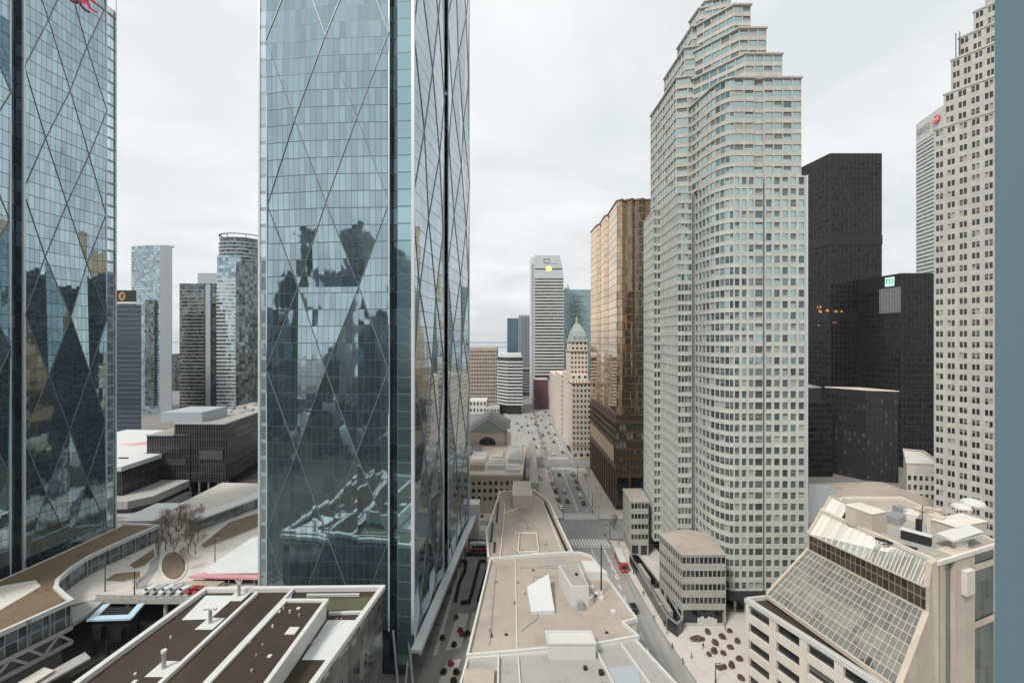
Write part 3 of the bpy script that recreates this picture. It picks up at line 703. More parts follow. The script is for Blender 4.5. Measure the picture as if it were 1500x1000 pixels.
def slab(q0, q1, z0, z1, th, n, name, mat, t):
    f = MB(); f.prism([(q0.x, q0.y), (q1.x, q1.y), (q1.x-n.x*th, q1.y-n.y*th), (q0.x-n.x*th, q0.y-n.y*th)], z0, z1); return f.build(name, mat, t)
slab(q0, q1, 121.3, 127.3, .5, n, 'sign_panel', 'sign_mint', t)
cen = (q0+q1)/2+n*.15; text('sign_letters', 'TD', 4.6, 'sign_green', (cen.x, cen.y, 124.2), d, t, .1)
# low black block with punched windows
P_ = from_corner(1269, 255, 1209, 1316, 17, -5)
t = thing('black_block', 'low charcoal office block with small punched windows and a bright roof edge', 'office block', (P_[1][0], P_[1][1], 0))
w = MB(); panes = []
facade(w, panes, P_[0], P_[1], 0, 50, 12, 9, sill=.3, head=.15, pier=.4, inset=.3, pick=lambda z: 0 if pr.random() < .8 else 1)
facade(w, panes, P_[1], P_[2], 0, 50, 12, 7, sill=.3, head=.15, pier=.4, inset=.3, pick=lambda z: 0 if pr.random() < .8 else 1)
for a, b_ in ((P_[2], P_[3]), (P_[3], P_[0])): facade(w, panes, a, b_, 0, 50, 1, 0)
for i in range(4): facade(w, panes, P_[i], P_[(i+1) % 4], 50, 54.2, 1, 0)
w.build('facade_wall', 'dark_metal', t)
f = MB(); f.face([(p[0], p[1], 54.1) for p in P_]); f.build('roof', 'limestone', t)
f = MB(); coping(f, [(p[0], p[1], 54.2) for p in P_], .6, .5); f.build('parapet', 'beige_light', t)
finish_windows(t, panes, ['w_dark', 'w_grey'], blinds=.0)

t = thing('dark_annex', 'narrow dark annex with a grey top storey at the foot of the tallest black tower', 'office block', (190, 262, 0))
f = MB(); f.prism([(180, 262), (198.5, 262), (203, 285), (184, 285)], 0, 46); f.build('curtain_wall', 'black_glass', t)
f = MB(); f.prism([(179.8, 261.8), (191, 261.8), (196, 285.2), (184, 285.2)], 46.01, 55); f.build('grey_storey', 'dark_metal', t)
f = MB(); f.prism([(179.6, 261.6), (191.2, 261.6), (196.2, 285.4), (183.8, 285.4)], 55.01, 55.6); f.build('roof', 'grey_metal', t)
# white striped tower far right with its red emblem
Y0, Y1 = 392, 428
P_ = [(at(1342, Y1), Y1), (at(1383, Y0), Y0), (at(1383, Y0)+40, Y0+4), (at(1342, Y1)+40, Y1+6)]
t = thing('white_tower', 'white striped tower with a red emblem behind the grey stone tower', 'skyscraper', (P_[0][0], P_[0][1], 0))
f = MB(); f.prism(P_, 0, 298-16); f.build('glazing', 'band_dark', t)
f = MB()
for k in range(72): f.prism([(p[0]+(-.5 if i in (0, 1) else .4), p[1]-(.5 if i in (0, 1) else -.4)) for i, p in enumerate(P_)], 4+k*3.86, 4+k*3.86+2.15)
f.build('spandrel_bands', 'white', t)
f = MB(); f.prism([(p[0]+(-.6 if i in (0, 1) else .5), p[1]-(.6 if i in (0, 1) else -.5)) for i, p in enumerate(P_)], 281, 302); f.build('crown', 'white', t)
a = Vector((*P_[0], 0)); c = Vector((*P_[1], 0)); d = (c-a).normalized(); n = Vector((d.y, -d.x, 0)); L = (c-a).length
q = a+d*L*.33+n*1.6; text('sign_letters', 'BMO', 8.5, 'sign_text', (q.x, q.y, 291.5), d, t, .15)
q = a+d*L*.80+n*1.5
def disc(q, d, n, r, z, sq, mat, name, t, th=.3, seg=20):
    f = MB(); A_ = [q+d*r*math.cos(6.2832*i/seg)+Vector((0, 0, z+r*sq*math.sin(6.2832*i/seg))) for i in range(seg)]; B_ = [p+n*th for p in A_]
    f.face(A_[::-1]); f.face(B_)
    for i in range(seg): f.face([A_[i], A_[(i+1) % seg], B_[(i+1) % seg], B_[i]])
    return f.build(name, mat, t)
disc(q, d, n, 4.6, 292.5, .85, 'sign_red', 'sign_emblem', t)
f = MB()
for s_ in (-1, 1):
    f.bar(q+d*s_*2.4+n*.45+Vector((0, 0, 290.7)), q+d*s_*2.4+n*.45+Vector((0, 0, 294.5)), .9, .3, up=d)
    f.bar(q+d*s_*2.4+n*.45+Vector((0, 0, 294.2)), q+n*.45+Vector((0, 0, 291.8)), .9, .3, up=n)
f.build('emblem_mark', 'white', t)

# ------------------------------------------------------------------ grey stone tower at the right edge
t = thing('stone_tower', 'grey beige stone tower with paired dark windows and stepped top beside the window jamb', 'skyscraper', (150, 140, 0))
D1 = Vector((.49, -.872, 0)); L0 = Vector((144.3, 144.8, 0)); w = MB(); panes = []
N1 = Vector((D1.y, -D1.x, 0)); D2 = Vector((-D1.y, D1.x, 0))
def sp(u, v): p = L0+D1*u+D2*v; return (p.x, p.y)
pk = lambda z: 0 if pr.random() < .82 else (1 if pr.random() < .5 else 2)
tiers = [(0, 0, 6, 156.5, 42), (2.3, .5, 156.5, 167.5, 3), (3.9, 1.1, 167.5, 178.3, 3), (5.5, 1.8, 178.3, 185, 2), (8.8, 2.6, 185, 191.8, 2), (11.2, 3.3, 191.8, 197, 1)]
for u, v, z0, z1, nf in tiers:
    wl = 14.2-u
    facade(w, panes, sp(u, v), sp(14.2, v), z0, z1, nf, max(1, round(wl/2.84)), sill=.30, head=.18, pier=.40, twin=.08, inset=.3, pick=pk)
    facade(w, panes, sp(14.2, v), sp(14.2, 30), z0, z1, nf, 10, sill=.30, head=.18, pier=.40, twin=.08, inset=.3, pick=pk)
    facade(w, panes, sp(14.2, 30), sp(u, 30), z0, z1, 1, 0)
    facade(w, panes, sp(u, 30), sp(u, v), z0, z1, nf, 8, sill=.30, head=.18, pier=.4, twin=.08, inset=.3, pick=pk)
    w.face([(*sp(u, v), z1), (*sp(14.2, v), z1), (*sp(14.2, 30), z1), (*sp(u, 30), z1)])
facade(w, panes, sp(0, 0), sp(14.2, 0), 0, 6, 1, 0); facade(w, panes, sp(14.2, 0), sp(14.2, 30), 0, 6, 1, 0); facade(w, panes, sp(0, 30), sp(0, 0), 0, 6, 1, 0)
w.build('facade_wall', 'stone_right', t)
f = MB()
for u, v, z0, z1, nf in tiers:
    pl = [(*sp(u, v), z1-.2), (*sp(14.2, v), z1-.2), (*sp(14.2, 30), z1-.2), (*sp(u, 30), z1-.2)]; coping(f, pl, .4, .6)
f.build('parapet', 'stone_right', t)
f = MB(); 
for k in range(1, 6):
    for sgn in (-.7, .7):
        p = sp(k*2.84, -.1); 
f = MB(); p = sp(5.0, 1.5); f.tube((*p, 178.3), (*p, 187), .12, .12, 6); p = sp(5.9, 1.6); f.tube((*p, 178.3), (*p, 187), .12, .12, 6); f.build('railing', 'dark_metal', t)
finish_windows(t, panes, ['w_dark', 'w_grey', 'w_blind'])

# ------------------------------------------------------------------ small beige block and low beige roof behind the terrace building
t = thing('beige_block', 'small beige block with two window rows at the foot of the grey stone tower', 'office block', (192, 200, 0))
w = MB(); panes = []
facade(w, panes, (186.5, 200), (201, 198), 0, 21.5, 5, 6, sill=.3, head=.15, pier=.4, inset=.3); facade(w, panes, (201, 198), (216, 222), 0, 21.5, 1, 0); facade(w, panes, (216, 222), (209, 226), 0, 21.5, 1, 0); facade(w, panes, (209, 226), (186.5, 200), 0, 21.5, 5, 7, sill=.3, head=.15, pier=.4)
for a, b_ in (((186.5, 200), (201, 198)), ((209, 226), (186.5, 200)), ((201, 198), (216, 222))): facade(w, panes, a, b_, 21.5, 26.5, 1, 0)
w.face([(186.5, 200, 26), (201, 198, 26), (216, 222, 26), (209, 226, 26)]); w.build('facade_wall', 'beige_light', t)
f = MB(); coping(f, [(186.5, 200, 26.3), (201, 198, 26.3), (216, 222, 26.3), (209, 226, 26.3)], .5, .5); f.build('parapet', 'white', t)
finish_windows(t, panes, ['w_dark'])
t = thing('low_hall', 'low hall with a broad beige roof behind the terrace building', 'hall', (135, 160, 0))
f = MB(); poly = [(99.5, 142), (151, 142), (162, 150), (157.6, 181), (126, 179)]; f.prism(poly, 0, 23.6, cap=False); f.build('wall', 'concrete', t)
f = MB(); f.face([(p[0], p[1], 23.5) for p in poly]); f.build('roof', 'roof_beige', t)
f = MB(); f.face([(99.4, 141.9, 23.7), (104, 141.9, 26), (129, 172, 26), (126, 179, 23.7)]); f.face([(104, 141.9, 26), (107, 141.9, 23.6), (132, 172, 23.6), (129, 172, 26)]); f.build('skylight_ridge', 'grey_panel', t)
f = MB(); coping(f, [(p[0], p[1], 23.4) for p in poly], .5, .6); f.build('parapet', 'beige', t)

# ------------------------------------------------------------------ beige terrace building with the sloped atrium
t = thing('atrium_building', 'beige precast building with a large sloping glass atrium roof at the lower right', 'office block', (78, 90, 0))
K0 = Vector((54.5, 98.7, 24)); K1 = Vector((69.5, 62, 24))
aBL = Vector((59.8, 99.2, 25.2)); aBR = Vector((66.2, 73.2, 25.2)); aTL = Vector((72.0, 102.7, 34)); aTR = Vector((77.6, 79.4, 34))
bTL = aTL+Vector((0, 0, 3.9)); bTR = aTR+Vector((0, 0, 4.6)); uTL = Vector((76, 103.9, 42.6)); uTR = Vector((80.2, 80.2, 42.6))
w = MB(); panes = []
facade(w, panes, K0, K1, 0, 24, 6, 6, sill=.34, head=.10, pier=.24, inset=.7, pick=lambda z: 0)
facade(w, panes, (60.6, 99.7), (54.5, 98.7), 0, 24, 6, 1, sill=.34, head=.10, pier=.3, inset=.7, pick=lambda z: 0)
w.build('lower_wall', 'beige_light', t)
f = MB(); f.face([(54.5, 98.7, 23.9), (69.5, 62, 23.9), (76, 66, 23.9), (66.6, 73, 23.9), (60.6, 99.7, 23.9)]); f.build('terrace_roof', 'roof_brown', t)
f = MB(); coping(f, [K0-Vector((0, 0, .2)), K1-Vector((0, 0, .2))], .45, 1.0, closed=False); coping(f, [(54.5, 98.7, 23.8), (60.6, 99.7, 23.8)], .45, 1.0, closed=False)
d = (K1-K0).normalized(); o = Vector((-d.y, d.x, 0))*1.0; coping(f, [K0+o-Vector((0, 0, .25)), K1+o-Vector((0, 0, .25))], .25, .8, closed=False); f.build('parapet', 'white', t)
def panel(mat, name, a, b_, c, d_):
    f = MB(); L = (b_-a).length; Hh = (d_-a).length; f.face([a, b_, c, d_], 0, [(0, 0), (L, 0), (L, Hh), (0, Hh)]); return f.build(name, mat, t)
panel('atrium', 'sloped_glazing', aBL, aBR, aTR, aTL)
panel('bronze_band', 'window_band', aTL, aTR, bTR, bTL)
panel('atrium_up', 'upper_glazing', bTL, bTR, uTR, uTL)
xTL = bTL.lerp(uTL, 1.75); xR = bTL.lerp(bTR, .2).lerp(uTL.lerp(uTR, .2), 1.75)
panel('atrium_up', 'upper_glazing_return', uTL, uTL.lerp(uTR, .2), xR, xTL)
f = MB(); q_ = [xTL, xR, Vector((xR.x+1.2, xR.y, xR.z)), Vector((xTL.x+1.2, xTL.y, xTL.z))]
f.face([xTL, xR, (xR.x, xR.y, 42.6), (xTL.x, xTL.y, 42.6)]); f.face([uTL, xTL, (xTL.x, xTL.y, 42.6)]); f.face([uTL.lerp(uTR, .2), xR, (xR.x, xR.y, 42.6)]); f.build('return_wall', 'bronze', t)
f = MB(); f.bar(uTL, xTL, .4, .5); f.bar(xTL, xR, .35, .4); f.build('return_frame', 'beige', t)
f = MB()
for k, (lo_, hi_, z_) in enumerate(((.02, .30, 26.2), (.34, .58, 26.7), (.62, .97, 25.9))):
    a = aBL.lerp(aBR, lo_)+Vector((3.4, .6, 0)); b_ = aBL.lerp(aBR, hi_)+Vector((3.4, .6, 0)); c = aTL.lerp(aTR, hi_); d = aTL.lerp(aTR, lo_)
    f.prism([(p.x, p.y) for p in (a, b_, c, d)], 24.82, z_)
f.build('inner_terrace', 'lime_dark', t)
f = MB(); a, b_, c, d = aBL+Vector((.6, .1, 0)), aBR+Vector((.6, .1, 0)), aTR, aTL; f.face([(p.x, p.y, 24.85) for p in (a, b_, c, d)]); f.face([(c.x, c.y, 24.8), (c.x, c.y, 33.9), (d.x, d.y, 33.9), (d.x, d.y, 24.8)]); f.build('inner_floor', 'dark_metal', t)
for k in range(9):
    f = MB(); p = aBL.lerp(aBR, .08+k*.105).lerp(aTL.lerp(aTR, .08+k*.105), .25+.1*(k % 3)); leaf_ball(f, (p.x, p.y, 25.2), 1.2, 120, k); f.build('indoor_plant', 'hedge', t)
f = MB()                                          # real glazing bars over the slope
for i in range(27):
    k = i/26; f.bar(aBL.lerp(aBR, k)+Vector((-.03, 0, .05)), aTL.lerp(aTR, k)+Vector((-.03, 0, .05)), .07, .12)
for i in range(9):
    k = i/8; f.bar(aBL.lerp(aTL, k)+Vector((-.03, 0, .06)), aBR.lerp(aTR, k)+Vector((-.03, 0, .06)), .09, .12)
f.build('glazing_bars', 'beige_light', t)
f = MB()
for i in range(18):
    k = i/17; f.bar(bTL.lerp(bTR, k)+Vector((-.03, 0, .05)), uTL.lerp(uTR, k)+Vector((-.03, 0, .05)), .12, .16)
f.build('upper_glazing_bars', 'beige_light', t)
f = MB(); f.bar(aBL+Vector((-.2, 0, -.3)), aBR+Vector((-.2, 0, -.3)), .5, .8); f.bar(aBL+Vector((0, .1, 0)), aTL+Vector((0, .1, .1)), .5, .7); f.bar(aTL+Vector((0, .1, 0)), bTL+Vector((0, .1, 0)), .5); f.bar(bTL+Vector((0, .1, 0)), uTL+Vector((0, .1, 0)), .5, .6)
f.bar(bTL+Vector((-.15, 0, 0)), bTR+Vector((-.15, 0, 0)), .3, .3); f.bar(aTL+Vector((-.1, 0, .02)), aTR+Vector((-.1, 0, .02)), .3, .3); f.build('atrium_frame', 'beige', t)
# end wall facing the eye: follows the slope, then flat
w0 = aBR+Vector((.3, -.9, 0)); e = Vector((.937, .35, 0))
prof = [Vector((66.5, 72.3, 0)), Vector((66.5, 72.3, 25.6)), aTR+Vector((.1, -.6, .2)), bTR+Vector((.1, -.6, .2)), uTR+Vector((-1.2, -.6, .25)), uTR+Vector((0, -.6, .9))]
f = MB(); f.face([prof[0], Vector((80.4, 79.6, 0)), prof[5], prof[4], prof[3], prof[2], prof[1]])
th = Vector((-.15, 1.0, 0))
for a, b_ in zip(prof[1:5], prof[2:6]): f.face([a, b_, b_+th, a+th])
def wallstrip(mb, u0, u1, z0, z1, out=0.0, mi=0):
    p = Vector((80.4, 79.6, 0)); n = Vector((e.y, -e.x, 0)); a = p+e*u0+n*out; b_ = p+e*u1+n*out
    mb.face([(a.x, a.y, z0), (b_.x, b_.y, z0), (b_.x, b_.y, z1), (a.x, a.y, z1)], mi, [(u0, z0), (u1, z0), (u1, z1), (u0, z1)])
wallstrip(f, 0, 1.3, 0, 43.4); f.build('end_wall', 'beige', t)
f = MB(); wallstrip(f, 1.3, 5.2, 0, 41.8, -.7); f.build('glass_slot', 'pav_glass', t)
f = MB(); p = Vector((80.4, 79.6, 0))+e*5.2; q = p+e*6.8; r = Vector((-e.y, e.x, 0)); f.prism([(p.x, p.y), (q.x, q.y), (q.x+r.x*3, q.y+r.y*3), (p.x+r.x*3, p.y+r.y*3)], 0, 43.3); f.build('pier', 'beige', t)
f = MB(); n = -r; a = p+e*2.0+n*.01; b_ = p+e*4.9+n*.01
f.prism([tuple(x)[:2] for x in (a+n*.8, b_+n*.8, b_, a)], 35.6, 40.2); f.build('wall_box', 'beige_light', t)
f = MB(); wallstrip(f, 12.0, 21, 0, 41.6, -.8); f.build('far_glass', 'pav_glass', t)
for za in (27, 38.5):
    f = MB(); wallstrip(f, 12.0, 21, za, za+1.4, -.6); f.build('far_glass_band', 'beige', t)
rf = [uTL, uTR+Vector((0, -.6, 0)), Vector((80.4, 79.6, 42.6))+e*21, Vector((103, 112, 42.6)), Vector((88, 112, 42.6))]
f = MB(); f.face([(p.x, p.y, 42.7) for p in rf]); f.build('roof', 'roof_beige', t)
f = MB(); f.face([(82.5, 82.5, 42.75), (99, 88, 42.75), (97, 98, 42.75), (82, 95, 42.75)]); f.build('roof_membrane', 'roof_grey', t)
f = MB(); coping(f, [(p.x, p.y, 42.6) for p in rf], .5, .8); f.build('roof_parapet', 'beige_light', t)
f = MB(); f.face([(60.6, 99.7, 0), (54.5, 98.7, 0), (54.5, 98.7, .1), (60.6, 99.7, .1)]); f.prism([(60.5, 99.6), (66.8, 73.4), (80.6, 80.2), (77, 97.5), (72.3, 102.8)], .2, 24.78); f.face([aTL+Vector((.05, -.1, 0)), aBL+Vector((.2, -.1, -1.2)), (72.2, 102.6, 24)]); f.face([(72.1, 102.6, 33), bTL+Vector((.1, -.1, 0)), uTL+Vector((.1, -.1, 0)), (77.2, 103.5, 33)]); f.prism([(77.4, 103.6), (81.2, 80.6), (100, 88), (103, 112), (88, 112)], .2, 42.4); f.build('inner_wall', 'beige', t)
def roof_box(name, mat, px, py, w_, d_, h, z=42.75, rz=.3, cap=None):
    c = gp(px, py, z); q = [(c.x+w_/2*sx*math.cos(rz)-d_/2*sy*math.sin(rz), c.y+w_/2*sx*math.sin(rz)+d_/2*sy*math.cos(rz)) for sx, sy in ((-1, -1), (1, -1), (1, 1), (-1, 1))]
    f = MB(); f.prism(q, z, z+h); o = f.build(name, mat, t)
    if cap:
        f = MB(); f.prism([(p[0]+(p[0]-c.x)*.04, p[1]+(p[1]-c.y)*.04) for p in q], z+h+.003, z+h+.16)
        f.build('cap', cap, o).location = (0, 0, 0)
    return o
roof_box('penthouse', 'beige', 1268, 772, 4.6, 5.5, 4.2, cap='beige_light')
roof_box('vent_unit', 'dark_metal', 1342, 793, 4.6, 1.6, 1.9, rz=-.9, cap='white')
roof_box('skylight_strip', 'dark_metal', 1312, 797, .8, 6.5, .35, rz=.75)
roof_box('plant_room', 'beige', 1405, 784, 10, 4.2, 3.2, cap='beige_light')
roof_box('plant_block', 'beige_light', 1372, 780, 2.6, 2.4, 3.6, rz=.5, cap='beige')
roof_box('cooling_unit', 'grey_metal', 1312, 764, 4.5, 2.6, 1.7, rz=.6)
roof_box('cooling_unit', 'beige_light', 1338, 760, 3.6, 2.2, 1.5, rz=.6)
roof_box('pipe_box', 'dark_metal', 1346, 781, .8, .8, 3.1)
f = MB(); c = gp(1416, 806, 42.75)
f.face([(c.x-4, c.y-1.4, 45.3), (c.x+5, c.y+1.4, 45.9), (c.x+5, c.y+4.4, 46.2), (c.x-4.5, c.y+1.6, 45.5)]); f.prism([(c.x-4, c.y-1.4), (c.x+5, c.y+1.4), (c.x+5, c.y+4.4), (c.x-4.5, c.y+1.6)], 45.0, 45.28); f.prism([(c.x-2.2, c.y-.2), (c.x+1.2, c.y+.8), (c.x+1, c.y+1.6), (c.x-2.4, c.y+.6)], 42.7, 45); f.build('white_hood', 'white', t)
c = gp(1418, 758, 42.75)
for dx, dy, r_, hh in ((-1.6, 0, 1.9, 2.4), (2.2, 1.0, 2.3, 2.9)):
    f = MB(); f.tube((c.x+dx, c.y+dy, 42.7), (c.x+dx, c.y+dy, 42.7+hh), .2, .2, 6); f.dome((c.x+dx, c.y+dy, 42.7+hh), r_, .55); f.build('satellite_dish', 'white', t)
for k in range(5):
    f = MB(); q = gp(1352+k*17+R.uniform(-3, 3), 768+R.uniform(-6, 8), 42.75); f.tube((q.x, q.y, 42.7), (q.x, q.y, 42.7+R.uniform(2.5, 4.6)), .09, .07, 6); f.bar((q.x-.7, q.y, 45), (q.x+.7, q.y, 45), .1); f.build('aerial', 'dark_metal', t)
for k in range(7):
    f = MB(); q = gp(1290+k*14, 752+R.uniform(-3, 6), 42.75); s_ = R.uniform(.6, 1.2); f.box(q.x-s_, q.x+s_, q.y-s_*.7, q.y+s_*.7, 42.7, 42.7+s_*1.3); f.build('roof_vent', R.choice(['beige', 'grey_metal', 'white']), t)
finish_windows(t, panes, ['w_dark', 'w_grey'])

# ------------------------------------------------------------------ hotel with the green copper roof
t = thing('hotel', 'tall limestone hotel with a green copper peaked roof beyond the gold tower', 'hotel', (52, 340, 0))
w = MB(); panes = []
pkh = lambda z: 0 if pr.random() < .8 else 1
def mass(poly, z0, z1, nf, bays, roof=True):
    for i in range(len(poly)): facade(w, panes, poly[i], poly[(i+1) % len(poly)], z0, z1, nf, bays[i], sill=.32, head=.2, pier=.5, inset=.35, pick=pkh)
    if roof: w.face([(p[0], p[1], z1) for p in poly])
mass([(42.6, 322), (42.8, 301), (56.2, 301), (56.2, 322)], 5, 54, 13, (7, 5, 0, 0)); mass([(42.6, 322), (42.8, 301), (56.2, 301), (56.2, 322)], 0, 5, 1, (4, 3, 0, 0), False)
mass([(44.5, 372), (44.7, 322.2), (58, 322.2), (58, 372)], 0, 58, 15, (12, 3, 0, 0))
mass([(42.6, 420), (42.8, 372.2), (58, 372.2), (58, 420)], 0, 54, 13, (12, 4, 0, 0)); mass([(44.4, 500), (44.6, 420.2), (58, 420.2), (58, 500)], 0, 48, 12, (18, 3, 0, 0))
mass([(44.8, 352), (45.0, 326), (58.5, 326), (58.5, 352)], 58, 76, 5, (5, 5, 0, 0)); mass([(45.6, 351), (45.8, 328), (58.4, 328), (58.4, 351)], 76, 83.6, 2, (4, 4, 0, 0))
w.build('facade_wall', 'limestone', t)
f = MB()
for poly, z in (([(42.4, 322.1), (42.5, 300.7), (56.5, 300.7), (56.5, 322.1)], 53.6), ([(44.6, 352.2), (44.7, 325.7), (58.7, 325.7), (58.7, 352.2)], 75.6), ([(45.4, 351.2), (45.5, 327.7), (58.6, 327.7), (58.6, 351.2)], 83.0), ([(42.5, 322.0), (42.6, 300.8), (56.4, 300.8), (56.4, 322)], 9.5)):
    coping(f, [(p[0], p[1], z) for p in poly], .7, .9)
for i in range(6): f.box(43.2+i*2.2, 44.2+i*2.2, 300.9, 301.6, 54.4, 56)
f.build('cornice', 'lime_dark', t)
f = MB(); a, b_ = (45.8, 328, 58.4, 351), (50.4, 337, 53.8, 342)
lo = [(a[0], a[1], 83.8), (a[2], a[1], 83.8), (a[2], a[3], 83.8), (a[0], a[3], 83.8)]; mid = [(47.3, 331, 91.0), (57.0, 331, 91.0), (57.0, 348, 91.0), (47.3, 348, 91.0)]; hi = [(b_[0], b_[1], 97.5), (b_[2], b_[1], 97.5), (b_[2], b_[3], 97.5), (b_[0], b_[3], 97.5)]
for u_, v_ in ((lo, mid), (mid, hi)):
    for i in range(4): f.face([u_[i], u_[(i+1) % 4], v_[(i+1) % 4], v_[i]])
f.face(hi); f.build('copper_roof', 'copper', t)
for x in (48.6, 52.4, 56.2):
    f = MB(); f.box(x-.9, x+.9, 328.3, 331.5, 83.9, 87.6); f.face([(x-1.1, 328.2, 87.6), (x+1.1, 328.2, 87.6), (x, 330, 89.4)]); f.build('dormer', 'copper', t)
f = MB(); f.tube((52.1, 340, 97.4), (52.1, 340, 101.5), 1.2, .9, 8); f.tube((52.1, 340, 101.5), (52.1, 340, 103.5), .9, .1, 8); f.build('finial', 'copper', t)
f = MB(); f.prism([(40.6, 318), (40.8, 305), (42.5, 305), (42.5, 318)], 5.2, 5.8); f.build('entrance_canopy', 'dark_metal', t)
f = MB(); f.prism([(57, 296), (70, 292), (71, 296), (58, 300.5)], 7.4, 8.2); f.build('side_canopy', 'white', t)
finish_windows(t, panes, ['w_dark', 'w_grey'])

# ------------------------------------------------------------------ far towers along the street
def simple(name, label, cat, poly, z, mat, ring=None, roof='roof_grey', z0=0):
    cx = sum(p[0] for p in poly)/len(poly); cy = sum(p[1] for p in poly)/len(poly)
    t = thing(name, label, cat, (cx, cy, 0)); f = MB(); f.prism(poly, z0, z, 0, cap=False); f.build('curtain_wall', mat, t)
    f = MB(); f.face([(p[0], p[1], z-.05) for p in poly]); f.build('roof', roof, t)
    if ring:
        f = MB(); rings(f, poly, ring[0], ring[1], int((z-ring[0])/ring[1]), ring[2], ring[3]); f.build('floor_bands', ring[4], t)
    return t
def fr(px0, px1, Y, depth, py): return [(at(px0, Y), Y), (at(px1, Y), Y), (at(px1, Y)*1.0, Y+depth), (at(px0, Y), Y+depth)], zat(py, Y)
Yw = 560
wl, wr = at(784, Yw), at(825, Yw)
t = thing('striped_tower', 'white striped tower with a lime emblem rising at the end of the street', 'skyscraper', (wl, Yw, 0))
f = MB(); f.prism([(wl, Yw), (wr, Yw), (wr, Yw+34), (wl, Yw+34)], 36, 171); f.build('glazing', 'band_dark', t)
f = MB()
for k in range(31):
    z = 38+k*4.12; f.prism([(wl-.4, Yw-.8), (wr+.9, Yw-.8), (wr+.9, Yw+34.4), (wl-.4, Yw+34.4)], z, z+1.9)
f.build('spandrel_bands', 'white', t)
f = MB(); zc = 169
lo = [(wl-.4, Yw-.8), (wr+.5, Yw-.8), (wr+.5, Yw+34), (wl-.4, Yw+34)]
for (za, xa, zb_, xb) in ((165.5, wr+.9, 177, wr-.6), (178.6, wr-.6, 196, wr-4.6)):
    P0_ = [(wl-.4, Yw-.8, za), (xa, Yw-.8, za), (xa, Yw+34, za), (wl-.4, Yw+34, za)]; P1_ = [(wl-.4, Yw-.8, zb_), (xb, Yw-.8, zb_), (xb, Yw+34, zb_), (wl-.4, Yw+34, zb_)]
    for i in range(4): f.face([P0_[i], P0_[(i+1) % 4], P1_[(i+1) % 4], P1_[i]])
    f.face(P1_); f.face(P0_[::-1])
f.build('crown', 'pale_panel', t)
f = MB(); f.box(wl+.2, wr-1.5, Yw, Yw+33, 176.9, 178.7); f.build('dark_band', 'black_metal', t)
f = MB(); f.box(at(778.5, Yw)-1, wl-.45, Yw+2, Yw+36, 0, 194.5); f.build('side_fin', 'fin', t)
f = MB(); f.box(at(778.5, Yw)+.2, wl-1.6, Yw+1.8, Yw+1.99, 0, 185); f.build('side_fin_groove', 'concrete', t)
f = MB(); f.box(wl+1, wr-2, Yw+3, Yw+30, 0, 36); f.build('base', 'concrete', t)
disc(Vector(((wl+wr)/2-.6, Yw-.9, 0)), Vector((1, 0, 0)), Vector((0, -1, 0)), 3.9, 178.2, .95, 'sign_lime', 'sign_emblem', t)
f = MB(); x = (wl+wr)/2-3.5
f.bar((x-4, Yw-1.0, 191), (x+4, Yw-1.0, 191), 1, .4, up=(0, 1, 0)); f.bar((x-4, Yw-1.0, 186), (x+4, Yw-1.0, 186), 1, .4, up=(0, 1, 0)); f.bar((x-3.6, Yw-1.0, 186), (x-3.6, Yw-1, 191), .8, .4); f.bar((x+3.6, Yw-1.0, 186), (x+3.6, Yw-1, 191), .8, .4); f.build('sign_frame', 'sign_text', t)
f = MB(); f.bar((x+6, Yw-.95, 185), (x+14, Yw-.95, 185), .6, .3, up=(0, 1, 0)); f.build('sign_line', 'sign_text', t)
pl, z = fr(825, 868, 610, 40, 424)
t = simple('teal_tower', 'teal glass office tower right of the white striped tower', 'skyscraper', pl, z, 'teal_far', (20, 7.2, .5, .8, 'grey_panel'))
f = MB(); f.box(pl[0][0]+3, pl[0][0]+10, 615, 630, z, z+3); f.tube((pl[0][0]+8, 620, z+3), (pl[0][0]+8, 620, z+9), 1.1, .7, 8); f.build('roof_plant', 'grey_panel', t)
pl, z = fr(743, 760, 900, 40, 466); simple('blue_tower', 'distant dark blue glass tower at the left of the far skyline', 'skyscraper', pl, z, 'blue_far')
pl, z = fr(760, 779, 800, 40, 461)
t = simple('grey_tower', 'slim grey ribbed tower behind the white striped tower', 'skyscraper', pl, z, 'grey_panel')
f = MB()
for k in range(9): f.box(pl[0][0]+.8+k*2.7, pl[0][0]+1.9+k*2.7, 799.2, 799.9, 10, z-3)
f.build('window_strips', 'w_mid', t)
pl, z = fr(764, 781, 640, 20, 540)
t = simple('banded_block', 'low grey glass block at the foot of the slim ribbed tower', 'office block', pl, z, 'navy_far', (6, 4, .4, 1.2, 'grey_panel'))
# maroon block at the street end
pl, z = fr(783, 803, 516, 30, 556)
t = simple('maroon_block', 'maroon windowless block where the street ends', 'office block', pl, z, 'purple', None, 'concrete')
f = MB()
for k in range(6): f.box(pl[0][0]+.5+k*2.7, pl[0][0]+.9+k*2.7, 515.6, 515.95, 1, z-1)
f.build('panel_ribs', 'purple', t)
# beige slab block
pl, z = fr(682, 728, 560, 45, 508)
t = thing('beige_slab', 'wide beige office slab with vertical ribs at the left of the far street', 'office block', (pl[0][0], 560, 0)); w = MB(); panes = []
facade(w, panes, pl[0], pl[1], 0, z-4, 14, 20, sill=.25, head=.12, pier=.42, inset=.8, pick=pkh); facade(w, panes, pl[1], pl[2], 0, z-4, 14, 16, sill=.25, head=.12, pier=.42, inset=.6, pick=pkh)
for i in (2, 3): facade(w, panes, pl[i], pl[(i+1) % 4], 0, z-4, 1, 0)
for i in range(4): facade(w, panes, pl[i], pl[(i+1) % 4], z-4, z, 1, 0)
w.build('facade_wall', 'lime_dark', t); f = MB(); f.face([(p[0], p[1], z-.2) for p in pl]); f.build('roof', 'white_roof', t); finish_windows(t, panes, ['w_dark', 'w_grey'], 60)
